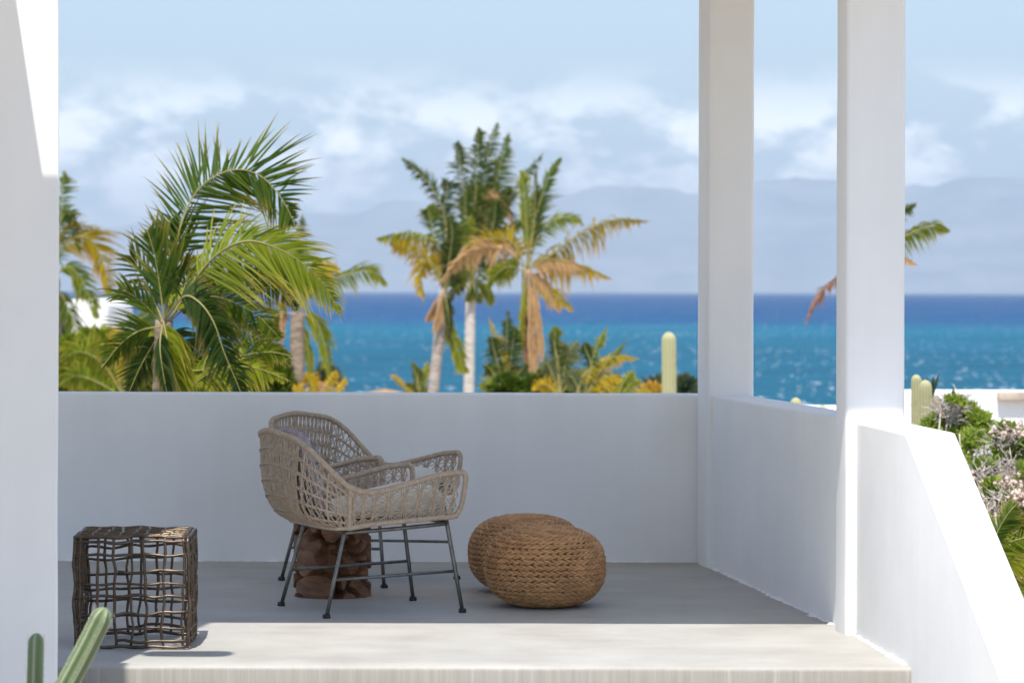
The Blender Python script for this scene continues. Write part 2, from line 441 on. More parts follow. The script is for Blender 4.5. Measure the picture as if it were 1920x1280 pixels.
Y_FRONT = on_floor(900, 1249).y
Y_BACK = on_floor(900, 1053).y
WALL_TOP = at(900, 738, Y_BACK).z
plaster_block('terrace_floor', [(-4.2, Y_FRONT), (1.47, Y_FRONT), (1.47, Y_BACK + 0.3), (-4.2, Y_BACK + 0.3)], -0.17, 0.0, CONCRETE, kind='structure', bev=0.016, wob=0.0015)
for k in range(1, 4):
    plaster_block('step', [(-1.5, Y_FRONT - 0.34 * k), (1.6, Y_FRONT - 0.34 * k), (1.6, Y_FRONT - 0.34 * (k - 1) + 0.02), (-1.5, Y_FRONT - 0.34 * (k - 1) + 0.02)],
                  -0.8, -0.17 * k, CONCRETE, kind='structure', bev=0.016, wob=0.0015)
# back parapet
BACK_WALL = plaster_block('parapet_wall', [(-4.3, Y_BACK), (1.02, Y_BACK), (1.02, Y_BACK + 0.2), (-4.3, Y_BACK + 0.2)], -2.4, WALL_TOP, PLASTER,
              'long low white parapet wall at the back, behind the wicker chairs')
# side parapet between the pillars
sa, sb = on_floor(1337, 1065), on_floor(1563, 1170)
sdir = (sb - sa).normalized(); sout = Vector((-sdir.y, sdir.x, 0))
if sout.x < 0: sout = -sout
sa2 = sa - sdir * 0.45; sb2 = sb + sdir * 0.10
SIDE_WALL = plaster_block('parapet_wall', [sb2, sb2 + sout * 0.2, sa2 + sout * 0.2, sa2], -1.5, WALL_TOP + 0.004, PLASTER,
              'low white side wall joining the two white pillars')
# pillars
def pillar(l_px, r_px, b_py, depth, label):
    a = on_floor(l_px, b_py); b = at(r_px, HORIZON, a.y); back = -sdir * (depth / abs(sdir.y))
    A, B = Vector((a.x, a.y, 0)), Vector((b.x, a.y, 0))
    plaster_block('pillar', [A, B, B + back, A + back], -1.2, 2.955, PLASTER, label, 'pillar', bev=0.014)
    return A
pillar(1325, 1414, 1064, 0.26, 'narrow square white pillar at the far corner of the terrace')
p2 = pillar(1585, 1698, 1190, 0.18, 'wider white pillar standing at the top of the stair wall')
# stair wall: level by the pillar, then sloping down with the stairs
def stair_wall():
    a = on_floor(1607, 1191); b = on_floor(1700, 1246); d = (b - a).normalized(); o = Vector((-d.y, d.x, 0)); o = o if o.x > 0 else -o
    k1 = a + d * ((a.y - Y_FRONT - 0.08) / -d.y if d.y < 0 else 0)
    k1 = a + d * ((a.y - (Y_FRONT + 0.12)) / abs(d.y))
    k2 = a + d * ((a.y - (Y_FRONT - 1.85)) / abs(d.y))
    th, zt = 0.185, WALL_TOP + 0.002
    bm = bmesh.new(); prof = [(a - d * 0.05, zt), (k1, zt), (k2, zt - 1.97 * 0.47), (k2, -0.9), (a - d * 0.05, -0.9)]
    I = [bm.verts.new((p.x, p.y, z)) for p, z in prof]; O = [bm.verts.new((p.x + o.x * th, p.y + o.y * th, z)) for p, z in prof]
    bm.faces.new(I); bm.faces.new(O[::-1])
    for i in range(5): bm.faces.new((I[i], O[i], O[(i + 1) % 5], I[(i + 1) % 5]))
    bmesh.ops.recalc_face_normals(bm, faces=bm.faces)
    bmesh.ops.bevel(bm, geom=list(bm.edges), offset=0.013, segments=3, profile=0.5, affect='EDGES')
    for f in bm.faces: f.smooth = True
    me = bpy.data.meshes.new('stair_wall'); bm.to_mesh(me); bm.free(); me.materials.append(PLASTER)
    me.set_sharp_from_angle(angle=math.radians(50))
    ob = bpy.data.objects.new('stair_wall', me); COL.objects.link(ob)
    tag(ob, 'sunlit white stair wall with a top that slopes down towards the viewer', 'wall')
    return ob
STAIR_WALL = stair_wall()
def drips(parent, a, b, n, seed):
    rs = random.Random(seed); mb = MB()
    for k in range(n):
        t = rs.random(); p = a.lerp(b, t); r = rs.uniform(.003, .011) * (1 if rs.random() < .85 else 2.0); hgt = r * rs.uniform(.3, .6)
        p = p + Vector((-rs.uniform(0, .012), -rs.uniform(0, .01), 0.001)); vs = []; m = 7
        for q in range(m):
            an = 2 * math.pi * q / m; j = rs.uniform(.6, 1.3); vs.append(p + Vector((math.cos(an) * r * j, math.sin(an) * r * j * 1.5, 0)))
        vs.append(p + Vector((0, 0, hgt)))
        mb.add(vs, [(q, (q + 1) % m, m) for q in range(m)])
    tag(mb.build('plaster_spatter', PLASTER, parent), kind='stuff')
drips(SIDE_WALL, sa, sb, 260, 5)
drips(STAIR_WALL, on_floor(1607, 1191), on_floor(1700, 1246), 120, 6)
drips(BACK_WALL, Vector((-2.4, Y_BACK, 0)), Vector((0.9, Y_BACK, 0)), 160, 7)
# tall wall at the left
Y_LW = 10.56
lw = at(110, 640, Y_LW).x
lwb = at(98, 640, Y_LW + 0.26).x
plaster_block('end_wall', [(-4.0, Y_LW), (lw, Y_LW), (lwb, Y_LW + 0.26), (-4.0, Y_LW + 0.26)], -0.9, 6.2, PLASTER,
              'tall white wall at the left edge with a sunlit patch near its top')
# roof slab over the terrace (above the frame; its front edge throws the shade line on the floor)
sh = on_floor(900, 1168); RZ = 2.95; tanp = -SUN.y / SUN.z
plaster_block('roof', [(-3.95, sh.y - tanp * RZ), (2.0, sh.y - tanp * RZ), (2.0, Y_BACK + 0.5), (-3.95, Y_BACK + 0.5)], RZ, RZ + 0.3, PLASTER, kind='structure')
# added slab above and left of the frame, outlined to shade the tall wall
def shade_caster():
    ZC = 3.0
    def caster(px, py):
        p = at(px, py, Y_LW); t = ZC - p.z; return (p.x + SUN.x / -SUN.z * -t, Y_LW - tanp * t)
    c0, c1, c2 = caster(118, 328), caster(80, 328), caster(30, 0)
    k = (10.5 - c1[1]) / (c2[1] - c1[1]); c3 = (c1[0] + (c2[0] - c1[0]) * k, 10.5)
    xr = on_floor(240, 1243).x - 0.066 * ZC
    ring = [(xr, 5.0), (xr, c0[1]), c1, c3, (-4.0, 10.5), (-4.0, 5.0)]
    bm = bmesh.new(); top = [bm.verts.new((x, y, ZC)) for x, y in ring]; bot = [bm.verts.new((x, y, ZC - 0.16)) for x, y in ring]
    bm.faces.new(top); bm.faces.new(bot[::-1])
    for i in range(6): bm.faces.new((top[i], bot[i], bot[(i + 1) % 6], top[(i + 1) % 6]))
    bmesh.ops.recalc_face_normals(bm, faces=bm.faces)
    me = bpy.data.meshes.new('shade_caster'); bm.to_mesh(me); bm.free(); me.materials.append(PLASTER)
    o = bpy.data.objects.new('shade_caster', me); COL.objects.link(o); tag(o, kind='structure')
    # added bar on a rod above the frame, shaped to cast the short floor shadow
    s = on_floor(436, 1225); z = 3.12; ys = s.y - tanp * z; xs = s.x - 0.066 * z
    mb = MB(); r = 0.1
    r = 0.088
    mb.tube([(xs - 0.34, ys, z), (xs - 0.31, ys, z), (xs - 0.06, ys, z), (xs - 0.02, ys, z), (xs, ys, z)], [0.02, 0.075, r, r * 0.85, r * 0.4], 14)
    top = Vector((xs - 0.2, ys, z)) - SUN * (2.9 / -SUN.z)
    mb.tube([(xs - 0.2, ys, z), top, (lw - 0.6, top.y, top.z), (lw - 0.6, Y_LW + 0.1, top.z)], 0.012, 6)
    tag(mb.build('shadow_bar', PLASTER), kind='structure')
shade_caster()

# ------------------------------------------------------------------ wicker armchairs
TOPR = [(.290, .300, .592), (.19, .305, .582), (.03, .310, .545), (-.12, .312, .518), (-.215, .310, .540), (-.295, .298, .608), (-.365, .272, .682), (-.420, .215, .736), (-.449, .118, .754), (-.458, 0, .766)]
BOTR = [(.265, .275, .405), (.17, .275, .400), (.03, .275, .391), (-.11, .275, .381), (-.205, .270, .368), (-.255, .245, .366), (-.290, .195, .370), (-.308, .135, .374), (-.315, .065, .376), (-.315, 0, .376)]
TOPF = [Vector((x, -y, z)) for x, y, z in TOPR] + [Vector(p) for p in TOPR[-2::-1]]
BOTF = [Vector((x, -y, z)) for x, y, z in BOTR] + [Vector(p) for p in BOTR[-2::-1]]
def shell(i, v):
    a, b = crom(BOTF, i), crom(TOPF, i)
    p = a.lerp(b, v)
    w = max(0.0, 1 - abs(i - 9) / 5.0); w = min(1, w * 2.2); w = w * w * (3 - 2 * w)
    out = Vector((-1.0, (0.5 * p.y / 0.3), 0)).normalized()
    return p + out * (0.068 * w * math.sin(math.pi * min(1, max(0.0, v) ** 0.62)))
def wrapped(mb, P, r, pitch=0.0037, n=8):
    P = resample(P, pitch)
    mb.tube(P, [r * (1.0 if k % 2 else 0.84) for k in range(len(P))], n)
def make_chair():
    t = empty('wicker_armchair', (0, 0, 0))
    # rim: bottom of one side, up the front, along arm and back, down the other front, back along the bottom
    A = [shell(4 - 4 * k / 14, 0) for k in range(14)]
    def corner(i):
        b, tp = shell(i, 0), shell(i, 1); f = Vector((0.022, 0, 0))
        return [b + f * 0.7 + Vector((0, 0, .012)), b.lerp(tp, .25) + f * 1.15, b.lerp(tp, .5) + f * 1.2, b.lerp(tp, .8) + f * 1.1, b.lerp(tp, .93) + f * 0.75]
    T = [shell(18 * k / 60, 1) for k in range(61)]
    Bk = [shell(18 - 4 * k / 14, 0) for k in range(15)]
    path = A + [shell(0.05, 0)] + corner(0) + T + corner(18)[::-1] + Bk
    P = spline(path, 900)
    mb = MB(); wrapped(mb, P, 0.0128); mb.build('rim', ROPE, t)
    for i in (4, 14):
        mb = MB(); wrapped(mb, [shell(i, -0.04 + 1.02 * k / 12) for k in range(13)], 0.0115); mb.build('post', ROPE, t)
    mb = MB(); mb.tube([shell(4 + 10 * k / 50, 0) for k in range(51)], 0.009, 8); mb.build('lower_rim', ROPE, t)
    # slim ribs of the back
    for i in (5.1, 6.4, 7.7, 9, 10.3, 11.6, 12.9):
        mb = MB(); mb.tube([shell(i, k / 12) for k in range(13)], 0.0042, 6); mb.build('rib', ROPE, t)
    cr = 0.0027
    # side weave
    for lo, hi in ((0, 4), (14, 18)):
        mb = MB(); n = 9
        ribs = [lo + (hi - lo) * (k + 0.5) / n for k in range(n)]
        w = (hi - lo) / n
        for c in ribs:
            for off in (-0.3, 0.3, -0.12, 0.12):
                pts = []
                for q in range(9):
                    v = q / 8; pinch = abs(v - 0.5) * 2
                    pts.append(shell(min(hi, max(lo, c + off * w * (0.3 + 0.7 * pinch ** 1.6))), v))
                mb.tube(pts, cr, 4, False)
            mb.tube([shell(c, .34), shell(c, .5), shell(c, .66)], 0.0042, 5)
        edges = [lo] + ribs + [hi]
        for a, b in zip(edges, edges[1:]):
            m = 4
            for q in range(m):
                v0, v1 = q / m, (q + 1) / m
                j = lambda: R.uniform(-.012, .012)
                lift = Vector((0, 0.0025, 0))
                mb.tube([shell(a, min(1, max(0, v0 + j()))) + lift, shell(b, min(1, max(0, v1 + j()))) + lift], cr, 4, False)
                mb.tube([shell(a, min(1, max(0, v1 + j()))) - lift, shell(b, min(1, max(0, v0 + j()))) - lift], cr, 4, False)
                if q: mb.tube([shell(a, v0 + j() * .6), shell(b, v0 + j() * .6)], cr, 4, False)
        tag(mb.build('side_weave', ROPE, t), kind='stuff')
    # back weave: twisted bands and crossing strands
    mb = MB(); bands = [0.0, 0.13, 0.30, 0.47, 0.64, 0.81, 1.0]
    for v in bands[1:-1]:
        for ph in (0, math.pi):
            mb.tube([shell(4 + 10 * k / 110, v + 0.011 * math.sin(k * 0.9 + ph)) + Vector((0.004 * math.cos(k * 0.9 + ph), 0, 0)) for k in range(111)], 0.0036, 5)
    for q, (v0, v1) in enumerate(zip(bands, bands[1:])):
        n = 44
        for k in range(n):
            i = 4 + 10 * (k + 0.5) / n; w = 10 / n
            lacy = abs(i - 9) > 2.3
            if lacy and k % 2: continue
            for d0, d1 in (((-.95, .95), (.95, -.95), (-.95, .0), (.0, .95)) if lacy else ((-.42, .0), (.42, .0), (.0, -.42), (.0, .42), (.12, .12))):
                mb.tube([shell(max(4, min(14, i + d0 * w)), v0), shell(i + (d0 + d1) * w * .5, (v0 + v1) / 2) + Vector((R.uniform(-.002, .002), 0, 0)), shell(max(4, min(14, i + d1 * w)), v1)], 0.0022, 4, False)
    tag(mb.build('back_weave', ROPE, t), kind='stuff')
    # seat deck of crossing cords
    mb = MB()
    for k in range(26):
        y = -0.265 + 0.53 * k / 25
        mb.tube([(-0.30, y * .8, 0.384), (0, y, 0.395 + .003 * (k % 2)), (0.27, y, 0.408)], 0.0045, 4)
    for k in range(26):
        x = -0.29 + 0.55 * k / 25; z = 0.384 + 0.024 * k / 25
        mb.tube([(x, -0.27, z), (x, 0.27, z)], 0.0045, 4)
    tag(mb.build('seat_weave', ROPE, t), kind='stuff')
    mb = MB(); wrapped(mb, [Vector((.278, -.275 + .55 * k / 10, .405)) for k in range(11)], 0.0105); mb.build('front_rail_wrap', ROPE, t)
    # steel underframe
    ft, rt = (.245, .245, .372), (-.215, .245, .345)
    for s in (-1, 1):
        f0, r0 = Vector((ft[0], s * ft[1], ft[2])), Vector((rt[0], s * rt[1], rt[2]))
        mb = MB(); mb.tube(spline([r0 + Vector((0, 0, .002)), r0.lerp(f0, .33), r0.lerp(f0, .66), f0 + Vector((-.01, 0, .001))], 12), 0.0085, 10); mb.build('side_rail', STEEL, t)
        for top, foot in ((f0, Vector((.305, s * .275, .006))), (r0, Vector((-.305, s * .275, .006)))):
            mb = MB(); mb.tube([top + Vector((0, 0, .004)), top.lerp(foot, .03), top.lerp(foot, .5), foot], 0.0085, 10); mb.build('leg', STEEL, t)
            mb = MB(); mb.tube([foot + Vector((0, 0, -.006)), foot + Vector((0, 0, -.004)), foot + Vector((0, 0, .009)), foot + Vector((0, 0, .012))], [.0155, .017, .016, .011], 14); mb.build('rubber_foot', RUBBER, t)
        mb = MB(); mb.tube([r0.lerp(Vector((-.305, s * .275, 0)), .55), f0.lerp(Vector((.305, s * .275, 0)), .53)], 0.0068, 8); mb.build('stretcher', STEEL, t)
    mb = MB(); mb.tube([(ft[0], -ft[1], ft[2] + .006), (ft[0], ft[1], ft[2] + .006)], 0.0085, 10); mb.build('front_rail', STEEL, t)
    mb = MB(); mb.tube([(rt[0], -rt[1], rt[2] + .004), (rt[0], rt[1], rt[2] + .004)], 0.0085, 10); mb.build('rear_rail', STEEL, t)
    return t
def soft_block(name, sx, sy, sz, crown, mat, parent, e=0.32, wr=0.006, seed=0.0, wedge=0.0):
    mb = MB(); nu, nv = 48, 26
    def sp(c, p): return math.copysign(abs(c) ** p, c)
    for j in range(nv + 1):
        ph = -math.pi / 2 + math.pi * j / nv
        for i in range(nu):
            th = 2 * math.pi * i / nu
            x = sp(math.cos(ph), e * 1.4) * sp(math.cos(th), e); y = sp(math.cos(ph), e * 1.4) * sp(math.sin(th), e); z = sp(math.sin(ph), 0.75)
            d = max(0, 1 - x * x) * max(0, 1 - y * y)
            p = Vector((x * sx, y * sy, z * sz + (crown * d ** 0.7 if z > 0 else 0)))
            p += Vector((1, 1, 1)) * 0 + Vector(mnoise.noise_vector(p * 9 + Vector((seed, 0, 0)))) * wr
            p.z = p.z * (1 + wedge * x) + wedge * sz * x * .55
            mb.v.append(tuple(p)); mb.t.append(0)
    for j in range(nv):
        for i in range(nu):
            mb.f.append((j * nu + i, j * nu + (i + 1) % nu, (j + 1) * nu + (i + 1) % nu, (j + 1) * nu + i))
    return mb.build(name, mat, parent)
def local(root_loc, rz, p):
    return Vector(root_loc) + Matrix.Rotation(rz, 3, 'Z') @ Vector(p)
chair = make_chair()
C1, A1 = (on_floor(608, 1155) + on_floor(881, 1150) + on_floor(519, 1134) + on_floor(775, 1127)) / 4, math.radians(24)
chair.location = C1; chair.rotation_euler = (0, 0, A1)
tag(chair, 'woven rope armchair in front, turned away, its back towards the left wall', 'armchair', 'wicker armchairs on the terrace')
chair2 = copy_tree(chair)
A2 = math.radians(-36)
fn, rn = on_floor(722, 1101), on_floor(526, 1088)
C2 = (fn + rn) / 2 + Matrix.Rotation(A2, 3, 'Z') @ Vector((0, 0.275, 0))
chair2.location = C2; chair2.rotation_euler = (0, 0, A2)
tag(chair2, 'woven rope armchair behind the other one, facing the poufs and the viewer', 'armchair', 'wicker armchairs on the terrace')
for C, A, lab, k in ((C1, A1, 'thick cream seat cushion on the front wicker armchair', 0), (C2, A2, 'cream seat cushion on the wicker armchair nearer the back wall', 5)):
    e = empty('seat_cushion', local(C, A, (0.0, 0, 0.40)), A, lab, 'cushion', 'chair cushions')
    b = soft_block('cover', 0.262, 0.262, 0.046, 0.012, LINEN, e, seed=k, wedge=.88); b.location = (0, 0, 0.036)
    mb = MB(); mb.tube([(0.266 * math.copysign(abs(math.cos(a)) ** .32, math.cos(a)), 0.266 * math.copysign(abs(math.sin(a)) ** .32, math.sin(a)), 0.036 + .022 * math.cos(a)) for a in [2 * math.pi * q / 80 + .01 for q in range(81)]], 0.004, 5)
    mb.build('piping', LINEN, e)
def make_pillow():
    e = empty('throw_pillow', local(C1, A1, (-0.31, 0.06, 0.475)), A1, 'mauve fringed pillow leaning inside the back of the front armchair', 'pillow')
    rot = Matrix.Rotation(math.radians(74), 4, 'Y')
    c = soft_block('cover', 0.20, 0.20, 0.045, 0.02, KNIT, e, e=0.42, seed=9); c.matrix_local = Matrix.Translation((0, 0, 0.10)) @ rot
    mb = MB()
    for k in range(520):
        a = R.uniform(0, 2 * math.pi); rr = R.uniform(0.55, 1.0)
        x, y = 0.195 * rr * math.copysign(abs(math.cos(a)) ** .45, math.cos(a)), 0.195 * rr * math.copysign(abs(math.sin(a)) ** .45, math.sin(a))
        s = 1 if k % 2 else -1; z = s * (0.052 - 0.03 * rr ** 3)
        d = Vector((R.uniform(-1, 1), R.uniform(-1, 1), s * 0.8)).normalized() * R.uniform(.02, .04)
        p = Vector((x, y, z)); mb.tube([p, p + d * .6, p + d + Vector((.008, 0, 0))], [.004, .0045, .002], 4)
    f = mb.build('fringe', KNIT, e); f.matrix_local = Matrix.Translation((0, 0, 0.10)) @ rot; tag(f, kind='stuff')
make_pillow()

# ------------------------------------------------------------------ teak root stump
def make_stump():
    front = on_floor(623, 1123); r, h = 0.172, 0.40
    c = Vector((at(623, 1123, front.y).x * (front.y + r) / front.y, front.y + r, 0))
    e = empty('stump_table', c, 0.4, 'dark brown teak root stump table between the two armchairs', 'side table')
    nu, nv = 220, 96; mb = MB()
    for j in range(nv + 1):
        z = h * j / nv
        for i in range(nu):
            a = 2 * math.pi * i / nu
            p = Vector((math.cos(a) * r, math.sin(a) * r, z))
            q = Vector((p.x * 7.0, p.y * 7.0, p.z * 7.5)) + Vector(mnoise.noise_vector(p * 10)) * 0.5
            d, _ = mnoise.voronoi(q)
            gap = d[1] - d[0]
            crack = max(0.0, 1 - gap / (0.10 + 0.30 * max(0, mnoise.noise(p * 7 + Vector((1, 6, 3))) + .25)))
            open_ = max(0.0, mnoise.noise(p * 8 + Vector((5, 2, 1))) + 0.35)
            edge = min(1, z / 0.02, (h - z) / 0.02)
            dr = -0.085 * min(1, crack * 1.9) ** 1.0 * min(1, open_ * 2.6) * edge + 0.0025 * mnoise.noise(p * 26) - 0.03 * max(0, mnoise.noise(p * 9 + Vector((9, 9, 9))) - .25) * edge
            k = (r + dr) / r
            mb.v.append((p.x * k, p.y * k, z)); mb.t.append(0)
    for j in range(nv):
        for i in range(nu): mb.f.append((j * nu + i, j * nu + (i + 1) % nu, (j + 1) * nu + (i + 1) % nu, (j + 1) * nu + i))
    mb.f.append(tuple(range(nu))[::-1]); mb.f.append(tuple(nv * nu + i for i in range(nu)))
    o = mb.build('trunk_body', TEAK, e)
    o.data.set_sharp_from_angle(angle=math.radians(55))
make_stump()

# ------------------------------------------------------------------ braided poufs
def make_pouf():
    e = empty('braided_pouf', (0, 0, 0))
    RX, H = 0.258, 0.338
    def prof(s):      # s 0 bottom centre .. 1 top centre -> (radius, height)
        a = -math.pi / 2 + math.pi * s
        c, sn = math.cos(a), math.sin(a)
        return RX * abs(c) ** 0.66, H / 2 + math.copysign(abs(sn) ** 0.86, sn) * H / 2
    S = [prof(k / 400) for k in range(401)]
    L = [0.0]
    for a, b in zip(S, S[1:]): L.append(L[-1] + math.hypot(b[0] - a[0], b[1] - a[1]))
    mb = MB(); n = 48; rows = [S[k] for k in range(0, 401, 10)]
    for r_, z in rows:
        for i in range(n): a = 2 * math.pi * i / n; mb.v.append((max(r_ - .008, .001) * math.cos(a), max(r_ - .008, .001) * math.sin(a), 0.008 + (z) * 0.955)); mb.t.append(0)
    for j in range(len(rows) - 1):
        for i in range(n): mb.f.append((j * n + i, j * n + (i + 1) % n, (j + 1) * n + (i + 1) % n, (j + 1) * n + i))
    mb.build('core', HCORE, e)
    nrow = 30
    for q in range(nrow):
        target = L[-1] * (q + 0.5) / nrow
        k = min(range(401), key=lambda i: abs(L[i] - target)); k = min(max(k, 2), 398)
        r_, z = S[k]
        if r_ < 0.02: continue
        tr, tz = S[k + 2][0] - S[k - 2][0], S[k + 2][1] - S[k - 2][1]; l = math.hypot(tr, tz); tr, tz = tr / l, tz / l
        nr, nz = tz, -tr
        rowh = L[-1] / nrow
        cnt = max(5, int(2 * math.pi * r_ / 0.031)); mb = MB(); off = R.random()
        for i in range(cnt):
            for sgn in (-1, 1):
                a = 2 * math.pi * (i + off + 0.25 * (sgn + 1) + R.uniform(-.1, .1)) / cnt
                rad = Vector((math.cos(a), math.sin(a), 0)); tan = Vector((-math.sin(a), math.cos(a), 0))
                N = (rad * nr + Vector((0, 0, nz))).normalized(); U = (rad * tr + Vector((0, 0, tz))).normalized()
                D = (tan * 0.955 - U * sgn * 0.295).normalized(); W = N.cross(D)
                c = rad * r_ + Vector((0, 0, z)) + U * sgn * rowh * 0.20 - N * 0.004
                ln, wd, tk = 0.0265 * R.uniform(.85, 1.2), 0.0068 * R.uniform(.85, 1.15), 0.0085 * R.uniform(.8, 1.3)
                vs = [c - D * ln - N * .004]
                for f, g in ((-.45, .85), (.15, 1.0), (.65, .7)):
                    for b in range(5):
                        an = math.pi * 2 * b / 5
                        vs.append(c + D * ln * f + W * math.cos(an) * wd * g + N * (math.sin(an) * tk * g + .0015))
                vs.append(c + D * ln - N * .001)
                fs = [(0, 1 + (b + 1) % 5, 1 + b) for b in range(5)]
                for s3 in range(2):
                    for b in range(5): fs.append((1 + s3 * 5 + b, 1 + s3 * 5 + (b + 1) % 5, 6 + s3 * 5 + (b + 1) % 5, 6 + s3 * 5 + b))
                fs += [(16, 11 + b, 11 + (b + 1) % 5) for b in range(5)]
                mb.add(vs, fs)
        mb.build('braid_row', HYACINTH, e)
    return e
pouf = make_pouf()
pc = on_floor(1022, 1141)
pouf.location = (at(1022, 1100, pc.y + 0.13).x, pc.y + 0.13, 0.002)
tag(pouf, 'round braided straw pouf in front, nearer to the sunlit floor', 'pouf', 'braided poufs')
pouf2 = copy_tree(pouf)
pouf2.location = (at(986, 1100, 14.12).x, 14.12, 0.002); pouf2.rotation_euler = (0, 0, 2.1)
tag(pouf2, 'round braided straw pouf half hidden behind the other pouf', 'pouf', 'braided poufs')

# ------------------------------------------------------------------ bronze cage cube
def make_cube():
    a, b = on_floor(133, 1217), on_floor(350, 1217)
    w = b.x - a.x; dep, h = 0.47, 0.425
    e = empty('metal_cube_table', (0.5 * (a.x + b.x), a.y + dep / 2, 0), math.radians(2.5), 'openwork bronze cube side table of bent bars, on the left by the tall wall', 'side table')
    hx, hy = w / 2, dep / 2
    rr = random.Random(3)
    def bulge(p, amp=0.013): return p + Vector(mnoise.noise_vector(p * 13 + Vector((4, 4, 4)))) * amp
    def rounded(p):
        # pull box corners in so the edges are soft
        c = Vector((max(-hx + .04, min(hx - .04, p.x)), max(-hy + .04, min(hy - .04, p.y)), max(.03, min(h - .04, p.z))))
        d = p - c
        if d.length > 1e-6:
            m = max(abs(d.x) / .04, abs(d.y) / .04, abs(d.z) / .04); L = d.length / .04
            if m > 0 and L > 1: d = d * ((0.65 + 0.35 / L))
        return c + d
    def line(p0, p1, r, cut=None, n=16):
        P = []
        for k in range(n + 1):
            t = k / n
            if cut and not (cut[0] <= t <= cut[1]): continue
            P.append(rounded(bulge(Vector(p0).lerp(Vector(p1), t))))
        lz = min(p.z for p in P)
        if lz < r: P = [Vector((p.x, p.y, max(p.z, r))) for p in P]
        if len(P) < 2: return
        mb = MB(); mb.tube(P, [r * rr.uniform(.88, 1.12) for _ in P], 7); mb.build('bar', BRONZE, e)
    def face(f, nu, nv, r, dep_r):
        for i in range(nu):
            t = (i + 0.5 + rr.uniform(-.2, .2)) / nu
            s = rr.uniform(-.03, .03)
            line(f(t, 0), f(min(.99, max(.01, t + s)), 1), r * rr.uniform(.85, 1.15), (0, rr.choice([1, 1, 1, .62])) if rr.random() < .3 else None)
        for j in range(nv):
            t = (j + 0.5 + rr.uniform(-.18, .18)) / nv
            s = rr.uniform(-.03, .03)
            line(f(0, t), f(1, min(.99, max(.01, t + s))), r * rr.uniform(.85, 1.15), (rr.choice([0, 0, .35]), 1) if rr.random() < .3 else None)
    z0 = 0.006
    face(lambda u, v: (-hx + 2 * hx * u, -hy, z0 + (h - z0) * v), 7, 8, .0055, 0)
    face(lambda u, v: (-hx + 2 * hx * u, hy, z0 + (h - z0) * v), 7, 8, .0055, 0)
    face(lambda u, v: (-hx, -hy + 2 * hy * u, z0 + (h - z0) * v), 9, 9, .0052, 0)
    face(lambda u, v: (hx, -hy + 2 * hy * u, z0 + (h - z0) * v), 9, 9, .0052, 0)
    face(lambda u, v: (-hx + 2 * hx * u, -hy + 2 * hy * v, h), 9, 13, .0062, 0)
    for sx in (-1, 1):
        for sy in (-1, 1): line((sx * hx, sy * hy, z0), (sx * hx, sy * hy, h), .0065)
        for z in (z0 + .004, h): line((sx * hx, -hy, z), (sx * hx, hy, z), .0065)
    for sy in (-1, 1):
        for z in (z0 + .004, h): line((-hx, sy * hy, z), (hx, sy * hy, z), .0065)
make_cube()

# ------------------------------------------------------------------ palms
def add_frond(mb, rb, P, length, width, fwd=0.55, drop=0.25, plane=(0, 1, 0), sides=(1, 1), wind=0.12, n=64, r0=0.018, start=0.14, ragged=0.12, curl=0.5, up=(0, 0, 0), lo=(0, 0, 0)):
    """rachis along P; leaflets on both sides lying in the plane whose normal is `plane`"""
    m = 40; P = spline(P, m); V = Vector(plane).normalized()
    tot = sum((b - a).length for a, b in zip(P, P[1:]))
    rb.tube(P, [max(0.0025, r0 * (1 - 0.92 * k / (m - 1))) for k in range(m)], 6)
    G = Vector((0, 0, -1)); W = Vector((1, 0, 0))
    for k in range(n):
        t = start + (1 - start) * (k + R.uniform(-.3, .3)) / n; t = min(max(t, start), 0.998)
        i = t * (m - 1); a = P[int(i)].lerp(P[min(int(i) + 1, m - 1)], i - int(i))
        T = (P[min(int(i) + 2, m - 1)] - P[max(int(i) - 1, 0)]).normalized()
        S = T.cross(V); S = S.normalized() if S.length > .05 else T.orthogonal().normalized()
        lf = math.sin(math.pi * min(1, 0.16 + 0.86 * t)) ** 0.6 * (1 - 0.35 * max(0, t - .6) / .4)
        for sd, side in ((-1, sides[0]), (1, sides[1])):
            if side <= 0: continue
            L = length * lf * side * R.uniform(1 - ragged * 2, 1 + ragged) * (0.78 + 0.5 * mnoise.noise(Vector((t * 9, sd * 3.0 + length * 77, tot))))
            if R.random() < 0.05: continue
            f2 = fwd + 0.9 * max(0, t - 0.75)
            d = (T * f2 + S * sd * 0.95 + V * R.uniform(-.35, .35) + T * R.uniform(-.18, .22) + G * drop * R.uniform(.25, .6) + W * wind + Vector(up if sd > 0 else lo)).normalized()
            w = width * R.uniform(.8, 1.15)
            Q = [a.copy()]; dd = d.copy(); seg = 5
            for q in range(seg):
                dd = (dd + G * (drop * curl * (q + 1) / seg) + W * wind * .3).normalized()
                Q.append(Q[-1] + dd * L / seg)
            nrm = (V * 0.9 + S * sd * R.uniform(-.4, .4) + Vector((R.uniform(-.2, .2), R.uniform(-.2, .2), R.uniform(-.1, .3)))).normalized()
            vs, fs, ts = [], [], []
            for q in range(seg + 1):
                x = q / seg; wd = w * (0.45 + 1.9 * x) if x < .25 else w * max(0.04, (1 - ((x - .25) / .75) ** 1.7)) * 0.93
                tg = (Q[min(q + 1, seg)] - Q[max(q - 1, 0)]).normalized()
                b = tg.cross(nrm); b = b.normalized() if b.length > 1e-4 else S
                up = b.cross(tg)
                vs += [Q[q] + b * wd * .5 + up * wd * .16, Q[q], Q[q] - b * wd * .5 + up * wd * .16]; ts += [x] * 3
                if q:
                    o = (q - 1) * 3; fs += [(o, o + 1, o + 4, o + 3), (o + 1, o + 2, o + 5, o + 4)]
            mb.add(vs, fs, ts)
    return tot
MATS = {'g': LEAF_G, 'd': LEAF_D, 'l': LEAF_L, 'y': LEAF_Y, 'b': LEAF_B, 'r': LEAF_R, 's': LEAF_BL}
